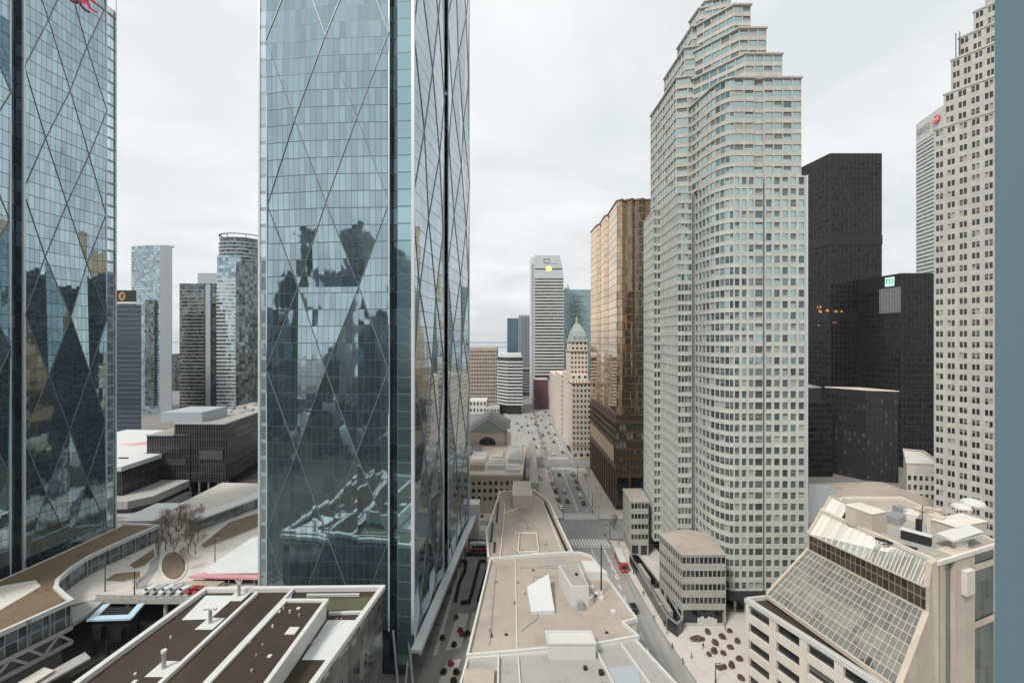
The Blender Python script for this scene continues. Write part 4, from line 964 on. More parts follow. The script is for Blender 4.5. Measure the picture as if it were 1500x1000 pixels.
# striped block with a dark rounded entrance
Ys = 480; a, b_, c = (at(729, Ys+14), Ys+14), (at(744, Ys), Ys), (at(765, Ys), Ys)
t = thing('striped_block', 'mid rise white banded block with pale roof left of the far street', 'office block', (b_[0], Ys, 0)); z = zat(518, Ys)
pl = [a, b_, c, (c[0], Ys+40), (a[0], Ys+40)]
f = MB(); f.prism(pl, 10, z-4); f.build('glazing', 'band_dark', t)
f = MB(); rings(f, pl, 10.5, 3.7, 14, .6, 1.6); f.build('spandrel_bands', 'white', t)
f = MB(); f.prism(pl, z-4, z-3.5); hi = [(p[0]*1.0, p[1]) for p in pl]
f.prism([(a[0]+1, a[1]+1), (b_[0]+.5, b_[1]+1), (c[0]-1, c[1]+1), (c[0]-1, Ys+39), (a[0]+1, Ys+39)], z-3.5, z); f.build('roof', 'white_roof', t)
f = MB(); f.prism([(b_[0]+1, Ys+1), (c[0]-1, Ys+1), (c[0]-1, Ys+39), (a[0]+1, Ys+39), (a[0]+1, a[1]+1)], 0, 10); f.build('base', 'dark_metal', t)
# little white buildings left of the striped block
for k, (px, py, w_, h_, lab) in enumerate(((700, 592, 20, 15, 'low white block with dark square openings beside the beige slab'), (722, 596, 14, 9, 'low grey roofed block between the beige slab and the banded block'))):
    g0 = gp(px, py+14); pl = [(g0.x-w_/2, g0.y), (g0.x+w_/2, g0.y), (g0.x+w_/2, g0.y+26), (g0.x-w_/2, g0.y+26)]
    t = thing('low_block', lab, 'office block', (g0.x, g0.y, 0)); w = MB(); panes = []
    facade(w, panes, pl[0], pl[1], 0, h_, 2, 5, sill=.3, head=.2, pier=.5, inset=.4)
    for i in (1, 2, 3): facade(w, panes, pl[i], pl[(i+1) % 4], 0, h_, 2, 6 if i == 1 else 0, sill=.3, head=.2, pier=.5, inset=.4)
    w.build('facade_wall', 'white' if k == 0 else 'concrete', t); f = MB(); f.face([(p[0], p[1], h_-.2) for p in pl]); f.build('roof', 'white_roof' if k == 0 else 'roof_grey', t); finish_windows(t, panes, ['w_dark'])

# ------------------------------------------------------------------ railway station
t = thing('railway_station', 'limestone railway station with a gabled great hall and big arched window', 'station', (-12, 230, 0))
w = MB(); panes = []
pl = [(-34, 207), (4.6, 207), (8.5, 262), (-34, 262)]
facade(w, panes, pl[0], pl[1], 5.2, 16.4, 3, 14, sill=.28, head=.18, pier=.45, inset=.5)
facade(w, panes, pl[1], pl[2], 5.2, 16.4, 3, 18, sill=.28, head=.18, pier=.45, inset=.5)
for i in range(4): facade(w, panes, pl[i], pl[(i+1) % 4], 0, 5.2, 1, 0); facade(w, panes, pl[i], pl[(i+1) % 4], 16.4, 19, 1, 0)
w.build('facade_wall', 'lime_dark', t)
f = MB(); f.face([(p[0], p[1], 18.7) for p in pl]); f.build('roof', 'limestone', t)
f = MB(); coping(f, [(p[0], p[1], 18.2) for p in pl], 1.0, 1.1); f.build('cornice', 'limestone', t)
for (x0, x1, y0, y1, h, mt) in ((-30, -14, 214, 222, 3, 'lime_dark'), (-12, -4, 216, 228, 2.2, 'white'), (-2, 5.5, 226, 256, 2.5, 'white'), (-3, 4, 211, 222, 1.4, 'white'), (-22, -14, 226, 240, 2.6, 'white'), (-11, -5, 232, 250, 2.2, 'limestone'), (-24.5, -18, 243, 258, 2.0, 'grey_metal')):
    f = MB(); f.box(x0, x1, y0, y1, 18.72, 18.72+h); n_ = int((y1-y0)/3)
    for k in range(1, n_): f.box(x0+.4, x1-.4, y0+k*3-.12, y0+k*3+.12, 18.72+h, 18.72+h+.35)
    f.build('rooftop_skylight', mt, t)
f = MB(); gw = [(-27.0, 265), (-4.0, 265), (-1.0, 310), (-29, 310)]
f.prism(gw, 0, 26); 
f.face([(-27, 265, 26), (-4, 265, 26), (-15.3, 265, 33.6)]); f.build('great_hall_wall', 'limestone', t)
f = MB(); f.face([(-24.6, 264.6, 26.6), (-6.4, 264.6, 26.6), (-15.3, 264.6, 32.4)]); f.build('pediment', 'copper', t)
f = MB()
f.face([(-27.6, 264.4, 26.05), (-15.3, 264.4, 34.2), (-15.3, 309, 34.2), (-29.4, 311, 26.05)]); f.face([(-15.3, 264.4, 34.2), (-3.4, 264.4, 26.05), (-.6, 311, 26.05), (-15.3, 309, 34.2)]); f.face([(-29.4, 311, 26.05), (-15.3, 309, 34.2), (-.6, 311, 26.05)]); f.build('hall_roof', 'slate', t)
f = MB(); pts = [(-20.4, 264.85, 18.8), (-10.4, 264.85, 18.8), (-10.4, 264.85, 20.4)]+[(-15.4+5*math.cos(a), 264.85, 20.4+3.6*math.sin(a)) for a in [math.pi*i/12 for i in range(1, 12)]]+[(-20.4, 264.85, 20.4)]
f.face(pts); f.build('arched_window', 'w_dark', t)
f = MB()
for k in range(1, 5): f.box(-20.4+k*2, -20.2+k*2, 264.6, 264.8, 18.8, 23.2)
f.box(-20.4, -10.4, 264.6, 264.8, 21, 21.25); f.build('window_bars', 'dark_metal', t)
f = MB(); f.face([(x, 266, 26.2) for x in ()]) if False else f.box(-30.5, -28, 262, 270, 0, 28); f.box(-3.0, -.6, 262, 270, 0, 28); f.build('end_pylon', 'limestone', t)
f = MB(); f.prism([(8.8, 214), (13.5, 214), (16.2, 300), (12, 300)], 0, 12.4); f.build('side_wing', 'concrete', t)
finish_windows(t, panes, ['w_dark'])
t = thing('plant_box', 'plain white roof box in front of the station windows beside the central glass tower', 'roof box', (-16.5, 183, 0))
f = MB(); f.box(-18.6, -14.2, 180.5, 186.5, 0, 14.4); f.build('body', 'white', t); f = MB(); coping(f, [(-18.6, 180.5, 14.3), (-14.2, 180.5, 14.3), (-14.2, 186.5, 14.3), (-18.6, 186.5, 14.3)], .3, .4); f.build('rim', 'beige_light', t)

# ------------------------------------------------------------------ curved government block below the eye
t = thing('government_block', 'long curved limestone block with beige flat roofs and white parapets below the viewpoint', 'office block', (8, 110, 0))
RB = [(-8.5, 80.7), (16.2, 83.6), (25.6, 85.9), (23.5, 90), (26.8, 91.2), (21.8, 117.7), (19.3, 119.6), (7.0, 118.8), (-5.9, 116.0)]
RA = [(-6.4, 116.1), (17.0, 119.7), (13.4, 157.6), (8.4, 169.5), (-4.8, 167), (-6.2, 150), (-8.0, 132)]
RC = [(-12.5, 40), (36.5, 40), (33.5, 62), (25.0, 85.7), (16.2, 83.4), (-8.5, 80.5)]
w = MB(); panes = []
for pl, z, ed in ((RB, 25, (4, 8)), (RC, 24.4, (2, 5))):
    for i in range(len(pl)):
        a, b_ = pl[i], pl[(i+1) % len(pl)]; L = math.dist(a, b_)
        facade(w, panes, a, b_, 0, z, 5, max(1, round(L/3.2)) if i in ed else 0, sill=.3, head=.18, pier=.5, inset=.4, pick=pkh)
for i in range(len(RA)):
    a, b_ = RA[i], RA[(i+1) % len(RA)]; L = math.dist(a, b_)
    facade(w, panes, a, b_, 0, 25, 5, max(1, round(L/3.2)) if i in (1, 2, 4, 5, 6) else 0, sill=.3, head=.18, pier=.5, inset=.4, pick=pkh)
w.build('facade_wall', 'limestone', t)
for pl, z, mt in ((RB, 24.4, 'roof_beige'), (RA, 24.3, 'roof_beige'), (RC, 23.9, 'roof_grey')):
    f = MB(); f.face([(p[0], p[1], z) for p in pl]); f.build('roof', mt, t)
f = MB(); coping(f, [(p[0], p[1], 24.2) for p in RB], .45, .9); f.build('parapet', 'white', t)
f = MB(); coping(f, [(p[0], p[1], 24.2) for p in RA], .55, .95); f.build('parapet', 'white', t)
f = MB(); coping(f, [(p[0], p[1], 23.7) for p in RC], .4, .75); f.build('parapet', 'white', t)
inA = [(-3.6, 117.2), (13.2, 119.6), (10.2, 157), (6.5, 160.5)]
f = MB(); coping(f, [(-3.3, 116.8, 24.3), (-2.6, 150, 24.3), (-3.0, 158, 24.3)], .3, .5, closed=False); f.build('roof_upstand', 'beige_light', t); f = MB(); coping(f, [(14.4, 119.6, 24.3), (11.4, 156.5, 24.3)], .25, .45, closed=False); f.build('roof_upstand', 'beige_light', t); f = MB(); coping(f, [(-3.0, 147, 24.3), (7.2, 157, 24.3), (7.6, 166, 24.3)], .3, .4, closed=False); f.build('roof_upstand', 'beige_light', t); f = MB()
coping(f, [(1.8, 120, 24.4), (7.6, 120.5, 24.4), (7.6, 132, 24.4), (2.2, 132, 24.4)], .3, .5); f.build('roof_upstand', 'beige_light', t)
f = MB(); coping(f, [(1.0, 81.7, 24.4), (.9, 116.4, 24.4)], .22, .25, closed=False); f.build('roof_joint', 'beige_light', t)
f = MB()
for k in range(30):
    y = 120.6+k*1.22; x = 16.2-(y-119.6)*.0985; f.box(x-.75, x-.15, y, y+.6, 24.35, 24.9); f.build('balustrade_post', 'dark_metal', t); f = MB()
    x2 = -6.0+(.0 if y < 132 else 0)+(-1.2 if 126 < y < 140 else 0); f.box(x2+.6, x2+1.2, y, y+.6, 24.35, 24.8); f.build('balustrade_post', 'dark_metal', t); f = MB()
f = MB(); f.prism([(.3, 152), (7.0, 152), (6.8, 166), (.6, 166)], 24.35, 29.0); f.build('penthouse', 'beige', t)
f = MB(); coping(f, [(.3, 152, 28.95), (7.0, 152, 28.95), (6.8, 166, 28.95), (.6, 166, 28.95)], .4, .45)
for k in range(1, 5): f.box(.6, 6.6, 152+k*2.8-.15, 152+k*2.8+.15, 28.98, 29.25)
f.build('penthouse_coping', 'beige_light', t)
# white folded hood and the plant room
h0, h1, h2, h3 = gp(772, 859, 26.2), gp(803.5, 839.5, 27.4), gp(812.5, 893.5, 25.2), gp(778, 895, 25.0)
f = MB(); top = [h3, h2, h1, h0]; f.face(top)
for i in range(4):
    a, b_ = top[i], top[(i+1) % 4]; f.face([(a.x, a.y, 24.4), (b_.x, b_.y, 24.4), b_, a])
f.build('white_hood', 'white_roof', t)
f = MB(); c0, c1, c2, c3 = (13.4, 96), (17.5, 96.3), (16.6, 105.5), (11.5, 105); f.prism([c0, c1, c2, c3], 24.3, 29); f.prism([(17.4, 95.8), (18.6, 97), (17.6, 97.8)], 24.3, 26.2); f.build('plant_room', 'white', t)
f = MB(); f.prism([(13.7, 96.4), (17.2, 96.6), (16.3, 105.2), (11.9, 104.7)], 29.02, 29.1); f.build('plant_room_roof', 'roof_grey', t)
f = MB(); f.box(14.9, 16.0, 94.9, 95.9, 24.4, 26.0); f.box(14.7, 16.4, 94.6, 95.9, 24.4, 25.0); f.build('air_unit', 'grey_metal', t)
f = MB(); f.box(15.0, 15.6, 100.2, 100.9, 29.1, 29.5); f.build('hatch', 'dark_metal', t)
f = MB(); f.prism([(7, 80.9), (16, 80.9), (15.6, 84.2), (6.7, 84.2)], 23.9, 26.8); f.build('lift_house', 'white', t)
f = MB(); coping(f, [(7, 80.9, 26.75), (16, 80.9, 26.75), (15.6, 84.2, 26.75), (6.7, 84.2, 26.75)], .3, .35); f.build('lift_house_coping', 'white', t)
f = MB(); f.prism([(18.6, 107), (24.0, 106.5), (22, 112), (18.4, 112.5)], 24.35, 26.4); f.build('roof_box', 'white', t)
f = MB(); f.face([(7.4, 113.0, 24.5), (14.5, 113.5, 24.5), (14.5, 117.5, 24.5), (7.4, 117.2, 24.5)]); f.build('roof_patch', 'roof_grey', t)
for x, y in ((19.4, 103), (20.0, 100.5), (20.8, 98.7), (22.4, 93.8), (18.8, 99.5)):
    f = MB(); f.box(x-.5, x+.5, y-.45, y+.45, 24.4, 25.0); f.build('roof_vent', 'white', t)
f = MB(); coping(f, [(-8.3, 80.4, 23.8), (-2.6, 81.0, 23.8), (-2.2, 60, 23.8)], .3, .8, closed=False); f.build('roof_upstand', 'white', t); f = MB(); coping(f, [(1.2, 81.2, 23.8), (1.9, 60, 23.8)], .25, .5, closed=False); f.build('roof_upstand', 'white', t); f = MB(); coping(f, [(16.4, 83, 23.8), (20, 62, 23.8)], .3, .8, closed=False); f.build('roof_upstand', 'white', t); f = MB(); coping(f, [(21.8, 84.2, 23.8), (27, 64, 23.8)], .3, .7, closed=False); f.build('roof_upstand', 'white', t)
f = MB(); f.box(-8.6, -3.2, 70, 77.4, 23.9, 24.9); f.build('skylight_box', 'lime_dark', t)
f = MB(); f.prism([(18.4, 74), (22.6, 74.6), (23.8, 79.4), (17.8, 78.8)], 23.92, 24.0); f.build('roof_box', 'grey_panel', t)
q = random.Random(31)
for k in range(16):
    x = q.uniform(-5, 21); y = q.uniform(84.5, 113)
    if 6 < x < 19 and 93 < y < 107 or x > 19 and y < 92 or 3 < x < 12 and 84 < y < 104: continue
    f = MB(); r_ = q.uniform(.12, .3); f.tube((x, y, 24.4), (x, y, 24.4+q.uniform(.3, 1.1)), r_, r_, 8); f.build('vent_pipe', q.choice(['grey_metal', 'white', 'dark_metal']), t)
for k in range(8):
    x = q.uniform(-4, 20); y = q.uniform(84, 114); f = MB(); f.box(x-.35, x+.35, y-.35, y+.35, 24.41, 24.46); f.build('roof_drain', 'dark_metal', t)
for pa in ([(18.9, 105), (16.2, 112), (2, 112.4)], [(2, 88), (5.6, 92), (5.4, 108), (11, 108)], [(-4.5, 84), (-4.2, 112)]):
    f = MB(); coping(f, [(x, y, 24.41) for x, y in pa], .16, .18, closed=False); f.build('conduit', 'grey_metal', t)
for k in range(8):
    x = q.uniform(-1, 10); y = q.uniform(121, 150); f = MB(); r_ = q.uniform(.15, .35); f.tube((x, y, 24.3), (x, y, 24.3+q.uniform(.4, 1.0)), r_, r_, 8); f.build('vent_pipe', q.choice(['grey_metal', 'white']), t)
for k in range(9):
    f = MB(); x = R.uniform(6, 24); y = R.uniform(66, 79); s_ = R.uniform(.3, .7); f.box(x-s_, x+s_, y-s_, y+s_, 23.92, 23.92+s_*1.4); f.build('roof_vent', R.choice(['white', 'grey_metal', 'dark_metal']), t)
finish_windows(t, panes, ['w_dark', 'w_grey'])

# ------------------------------------------------------------------ low glass pavilion, bottom left of centre
t = thing('low_pavilion', 'low glass walled pavilion with brown ballast roof strips and white parapets at the bottom', 'pavilion', (-50, 80, 0)); z = 29.4
pl = [(-72.5, 40), (-35.5, 40), (-29, 94.7), (-68, 94)]
f = MB(); f.prism(pl, 0, z-.3, cap=False); f.build('glass_wall', 'pav_glass', t)
f = MB(); f.face([(p[0], p[1], z-.4) for p in pl]); f.build('roof', 'roof_brown', t)
f = MB(); coping(f, [(p[0], p[1], z-.45) for p in pl], 1.0, .95); f.build('parapet', 'white', t)
f = MB(); coping(f, [(-57.9, 41, z-.42), (-56.0, 92.5, z-.42)], .7, .7, closed=False); f.build('roof_ridge', 'white', t); f = MB(); coping(f, [(-50.6, 41, z-.42), (-48.6, 93.5, z-.42)], .6, .8, closed=False); f.build('roof_ridge', 'white', t); f = MB(); coping(f, [(-44.5, 92.2, z-.42), (-33.5, 92.4, z-.42)], .35, .6, closed=False); f.build('roof_ridge', 'white', t); f = MB(); coping(f, [(-37.0, 86.2, z-.42), (-30.6, 86.6, z-.42)], .5, .5, closed=False); f.build('roof_ridge', 'white', t)
f = MB(); f.face([(-49.9, 41, z-.1), (-46.9, 41, z+.9), (-45.4, 85, z+.9), (-48.2, 93, z-.1)]); f.build('gutter_channel', 'grey_panel', t)
up = [(-47.3, 40.5), (-37.6, 40.5), (-37.2, 84.8), (-45.3, 84.8)]
f = MB(); f.prism(up, z-.38, z+3.1); f.build('raised_wall', 'white', t)
f = MB(); f.face([(p[0], p[1], z+3.13) for p in up]); f.build('raised_roof', 'roof_brown', t)
f = MB(); coping(f, [(p[0], p[1], z+2.95) for p in up], .75, .6); f.build('raised_parapet', 'white', t)
f = MB(); f.face([(-66, 84.5, z-.36), (-60.5, 84.8, z-.36), (-60.2, 92.6, z-.36), (-67, 92.6, z-.36)]); f.build('white_roof_patch', 'white_roof', t)
f = MB(); f.face([(-36.8, 74, z-.36), (-31.5, 74, z-.36), (-30.8, 84.5, z-.36), (-36.8, 84.5, z-.36)]); f.build('white_roof_patch', 'white_roof', t)
f = MB(); f.face([(-44.8, 86.8, z-.35), (-31, 87, z-.35), (-30.6, 92, z-.35), (-44.8, 92, z-.35)]); f.build('green_roof', plain('olive_green_roof', (.085, .085, .045), .95, 0, .3, .6, False), t)
for (px, py, hh, cap) in ((240, 978, 2.4, 1), (308, 912, 2.4, 2), (350, 872, 2.2, 0)):
    c = gp(px, py, z-.35)
    f = MB(); f.face([(c.x-1.7, c.y-1.9, z-.33), (c.x+1.7, c.y-1.9, z-.33), (c.x+1.9, c.y+1.6, z-.33), (c.x-1.5, c.y+1.6, z-.33)]); f.build('vent_base', 'white', t)
    f = MB(); f.tube((c.x, c.y, z-.4), (c.x, c.y, z+hh), .34, .3, 12); v = f.build('vent_pipe', 'grey_metal', t, True)
    f = MB()
    if cap == 1: f.tube((c.x, c.y, z+hh-.1), (c.x, c.y, z+hh+.35), .42, .42, 12)
    elif cap == 2:
        for k in range(6): f.tube((c.x-1.1+k*.42, c.y+R.uniform(-.2, .2), z+hh-.1), (c.x-1.1+k*.42, c.y, z+hh+.3), .3, .3, 8)
    else:
        for k in range(4): f.bar((c.x, c.y, z+hh-.2), (c.x-.8+k*.5, c.y, z+hh+.9), .14)
    f.build('vent_cap', 'white', v)
for k, (px, py) in enumerate(((197, 1000), (428, 925), (364, 942), (395, 962), (408, 897), (437, 892))):
    c = gp(px, py, z+3); f = MB(); s_ = .9 if px in (428,) else .3; f.box(c.x-s_, c.x+s_, c.y-s_, c.y+s_, z+3.13, z+3.3); f.build('roof_hatch', 'white', t)
q = random.Random(8)
for k in range(14):
    x = q.uniform(-65, -58) if k % 2 else q.uniform(-46, -39); zz_ = z-.38 if k % 2 else z+3.13; y = q.uniform(64, 83); f = MB(); r_ = q.uniform(.1, .22); f.tube((x, y, zz_), (x, y, zz_+q.uniform(.2, .7)), r_, r_, 8); f.build('roof_drain', q.choice(['white', 'grey_metal']), t)
f = MB()
for k in range(2): f.bar((-37+.9*k, 76, z+.4), (-34.6+.9*k, 84, z+.4), .1)
f.tube((-44, 91.2, z+.5), (-33.5, 91.4, z+.5), .16, .16, 8); f.build('handrail', 'grey_metal', t)

# ------------------------------------------------------------------ arena and the black annex
t = thing('black_annex', 'black slatted office annex with grey flat roof left of the central glass tower', 'office block', (-170, 245, 0))
f = MB(); f.prism([(-181, 227), (-153, 226), (-153, 227.2), (-180.9, 228)], 9, 40); f.prism([(-195, 226), (-172, 226.4), (-172, 270), (-196, 270)], 6, 34); f.build('slatted_front', 'dark_curtain', t)
f = MB(); f.prism([(-181, 228.1), (-153.05, 227.25), (-161.5, 300), (-184, 300)], 9, 39.9); f.build('slatted_side', 'dark_side', t)
f = MB(); f.face([(-181, 227, 40.05), (-153, 226, 40.05), (-161.5, 300, 40.05), (-184, 300, 40.05)]); f.face([(-195, 226, 34.05), (-172, 226.4, 34.05), (-172, 270, 34.05), (-196, 270, 34.05)]); f.build('roof', 'roof_grey', t)
f = MB(); coping(f, [(-181, 227, 39.6), (-153, 226, 39.6), (-161.5, 300, 39.6), (-184, 300, 39.6)], .6, .7); coping(f, [(-195, 226, 33.6), (-181.2, 226.2, 33.6)], .5, .7, closed=False); f.build('parapet', 'grey_panel', t)
f = MB(); f.prism([(-190, 229), (-168, 229.5), (-168, 250), (-190, 250)], 40.1, 45.5); f.build('roof_plant_screen', 'grey_panel', t)
for k in range(16):
    f = MB(); x = R.uniform(-183, -163); y = R.uniform(253, 292); s_ = R.uniform(.8, 2.2); f.box(x-s_, x+s_, y-s_*.7, y+s_*.7, 40.1, 40.1+R.uniform(.8, 2.2)); f.build('roof_unit', R.choice(['white', 'grey_metal', 'concrete']), t)
f = MB(); f.prism([(-190, 225.8), (-174, 225.9), (-174, 226.0), (-190, 226.1)], 18, 21.5); f.prism([(-167, 225.6), (-154, 225.3), (-154, 225.5), (-167, 225.9)], 21, 26); f.build('dark_window_band', 'w_grey', t)
for k in range(6):
    f = MB(); x = -178+k*5; f.tube((x, 227.5, 0), (x, 227.5, 9), .5, .5, 10); f.build('column', 'grey_metal', t)
f = MB(); f.prism([(-180, 236), (-156, 236), (-162, 298), (-183, 298)], 0, 8.9); f.build('ground_storey', 'w_dark', t)
t = thing('arena', 'low arena with a white roof, grey base bands and a faded pink roof mark', 'arena', (-210, 240, 0))
f = MB(); f.prism([(-260, 203), (-187, 203), (-187, 225), (-196.5, 226), (-196.5, 280), (-260, 285)], 10, 22, cap=False); f.build('glazed_wall', 'dark_curtain', t)
f = MB(); f.prism([(-260, 202), (-186.5, 202), (-186.5, 225.5), (-196.4, 226), (-196.4, 281), (-260, 286)], 22, 24.2); f.build('roof', 'white_roof', t)
f = MB(); f.face([(-215, 243, 24.22), (-204, 250, 24.22), (-204, 255, 24.22), (-218, 252, 24.22), (-228, 244, 24.22)]); f.build('roof_mark', 'pink', t)
f = MB(); f.box(-203, -201, 246, 249, 24.2, 26.5); f.box(-212, -209, 216, 217, 24.2, 24.8); f.box(-201, -196.5, 216, 217, 24.2, 24.7); f.build('roof_unit', 'dark_metal', t)
f = MB(); f.prism([(-260, 190), (-178, 196), (-172, 203), (-172, 226), (-260, 230)], 6.5, 10); f.prism([(-260, 187), (-176, 194), (-171, 201), (-171, 226), (-260, 230)], 0, 4); f.build('base_band', 'concrete', t)
f = MB(); f.prism([(-258, 192), (-178.5, 198), (-174, 204), (-174, 225), (-258, 228)], 4, 6.5); f.build('base_glass', 'w_dark', t)
t = thing('white_canopy', 'plain white flat canopy on posts at the foot of the left glass tower', 'canopy', (-150, 172, 8))
f = MB(); f.prism([(-152, 163), (-138.5, 163.5), (-140.2, 181), (-152, 181)], 14.6, 15.1); f.build('slab', 'white_roof', t)
for x, y in ((-139.3, 164.5), (-140.6, 179.6), (-146, 164)):
    f = MB(); f.tube((x, y, 10), (x, y, 14.6), .2, .2, 8); f.build('post', 'grey_metal', t)

# ------------------------------------------------------------------ towers behind the arena
Yb = 330
pl = [(at(166, Yb), Yb), (at(207, Yb), Yb), (at(206, Yb+30), Yb+30), (at(166, Yb+30), Yb+30)]; z = zat(446, Yb)
t = simple('navy_office', 'navy office tower with a gold emblem on its roof box behind the left glass tower', 'office tower', pl, z, 'navy_far', (5, 3.9, .25, .5, 'navy_ring'))
f = MB(); f.prism([(pl[0][0], Yb+.5), (at(199, Yb), Yb+.5), (at(198, Yb+25), Yb+25), (pl[0][0]-8, Yb+25)], z+.1, zat(425, Yb)); f.build('roof_plant', 'dark_metal', t)
f = MB(); f.box(pl[0][0], at(199.5, Yb), Yb+.2, Yb+.45, z+.6, z+2.2); f.build('light_band', 'white', t)
disc(Vector((at(178.5, Yb), Yb+.4, 0)), Vector((1, 0, 0)), Vector((0, -1, 0)), 2.6, (z+zat(425, Yb))/2+.9, 1.25, 'sign_gold', 'sign_emblem', t)
f = MB()
for k in range(4): f.bar((at(178.5, Yb)-1.2+k*.8, Yb+.05, z+4.6), (at(178.5, Yb)-.6+k*.6, Yb+.05, z+8.4), .35, .15, up=(0, 1, 0))
f.build('emblem_mark', 'dark_metal', t)
Yb = 480
pl = [(at(193, Yb+6), Yb+6), (at(235, Yb), Yb), (at(252, Yb+4), Yb+4), (at(251, Yb+40), Yb+40), (at(196, Yb+40), Yb+40)]; z = zat(359, Yb)
t = simple('glass_condo', 'tall pale glass condominium tower with a plain grey end wall', 'apartment tower', pl, z, 'condo_glass')
f = MB(); rings(f, pl[:2]+[(at(233, Yb+20), Yb+20), (at(195, Yb+20), Yb+20)], 6, 3.3, int((z-10)/3.3), .9, .4); f.build('balcony_slabs', 'grey_panel', t)
f = MB(); f.prism([(pl[1][0]+.3, Yb-.9), (pl[2][0]+.4, Yb+3), (at(251.5, Yb+40), Yb+40), (at(240, Yb+40), Yb+39)], 0, z-1); f.build('end_wall', 'grey_panel', t)
f = MB(); f.box(at(214, Yb), at(228, Yb), Yb-1.6, Yb-.2, 10, z-62); f.build('dark_bay', 'condo_dark', t)
f = MB(); f.prism([(at(200, Yb), Yb+10), (at(246, Yb), Yb+10), (at(244, Yb+36), Yb+36), (at(202, Yb+36), Yb+36)], z, z+2.5); f.build('roof_plant', 'white', t)
f = MB(); f.box(at(252, 700), at(257, 700), 700, 720, 0, zat(518, 700)); t2 = thing('far_condo', 'sliver of a distant grey apartment tower beside the pale glass condominium', 'apartment tower', (at(254, 700), 700, 0)); f.build('curtain_wall', 'condo_dark', t2)
Yb = 400
pl = [(at(263, Yb), Yb), (at(318, Yb), Yb), (at(317, Yb+34), Yb+34), (at(264, Yb+34), Yb+34)]; z = zat(415, Yb)
t = simple('dark_condo', 'dark condominium slab with a grey roof box left of the curved condominium', 'apartment tower', pl, z, 'condo_dark')
f = MB()
rings(f, [(at(264, Yb), Yb), (at(299, Yb), Yb), (at(299, Yb), Yb+30), (at(264, Yb), Yb+30)], 6, 3.3, int((z-8)/3.3), .9, .45); f.build('balcony_slabs', 'concrete', t)
f = MB(); f.box(at(302, Yb), at(309, Yb), Yb-.8, Yb-.1, 6, z-1); f.build('wall_pier', 'grey_panel', t)
f = MB(); f.box(at(285, Yb), at(319, Yb), Yb+4, Yb+30, z, zat(399, Yb)); f.build('roof_plant', 'grey_panel', t)
Yb = 380
cx, cy = at(352, Yb+22), Yb+24; rad = 18.5
circ = [(cx+rad*math.cos(a), cy+rad*.8*math.sin(a)) for a in [6.2832*i/28 for i in range(28)]]
z = zat(347, Yb+10)
t = simple('curved_condo', 'curved condominium tower with white balcony bands and a dark crown hoop', 'apartment tower', circ, z, 'condo_dark', (6, 3.3, .9, 1.0, 'grey_panel'))
f = MB(); pl2 = [(at(318, Yb), Yb), (at(346, Yb), Yb), (at(346, Yb), Yb+18), (at(318, Yb), Yb+18)]; f.prism(pl2, 0, zat(374, Yb)); f.build('front_wing', 'condo_glass', t)
f = MB(); rings(f, pl2, 6, 3.3, int((zat(400, Yb)-6)/3.3), .6, 1.2); f.build('wing_balcony_slabs', 'white', t)
f = MB(); pl3 = [(at(346.5, Yb), Yb-1), (at(366, Yb), Yb-1), (at(366, Yb), Yb+14), (at(346.5, Yb), Yb+14)]; f.prism(pl3, 0, zat(384, Yb)); f.build('middle_bay', 'condo_dark', t)
f = MB()
for i in range(28):
    a, b_ = circ[i], circ[(i+1) % 28]; f.bar((a[0], a[1], z+3.2), (b_[0], b_[1], z+3.2), 1.6, .5)
    if i % 4 == 0: f.bar((a[0], a[1], z), (a[0], a[1], z+3), .4)
f.build('crown_hoop', 'dark_metal', t)
f = MB()
for k in range(12): f.bar((cx-rad*.95, cy-rad*.35, z-3.4-k*0-.0), (cx-rad*.95, cy-rad*.35, z-3), .1)
# distant expressway in front of those towers
m = MB(); m.prism([(-330, 300), (-196, 318), (-120, 330), (-120, 336), (-196, 325), (-330, 308)], 9, 10.4); m.prism([(-330, 322), (-180, 342), (-180, 348), (-330, 330)], 12, 13.2)
o = struct('expressway', m, 'concrete')
for k, (x, y, w_, d_, h, mt) in enumerate(((-196, 330, 14, 9, 14, 'lime_dark'), (-181, 352, 22, 16, 19, 'concrete'), (-212, 312, 12, 10, 12, 'white'), (-160, 310, 16, 12, 10, 'roof_grey'))):
    t = thing('low_block', ['small brown block beside the elevated road behind the arena', 'grey parking block at the foot of the dark condominium slab', 'small white block beside the elevated road', 'flat grey roofed block below the curved condominium'][k], 'office block', (x, y, 0))
    w = MB(); panes = []; pl = [(x-w_/2, y-d_/2), (x+w_/2, y-d_/2), (x+w_/2, y+d_/2), (x-w_/2, y+d_/2)]
    for i in range(4): facade(w, panes, pl[i], pl[(i+1) % 4], 0, h, max(1, int(h/3.5)), 6 if i < 2 else 0, sill=.35, head=.2, pier=.4)
    w.build('facade_wall', mt, t); f = MB(); f.face([(p[0], p[1], h-.2) for p in pl]); f.build('roof', 'roof_grey', t); finish_windows(t, panes, ['w_dark'], 30)

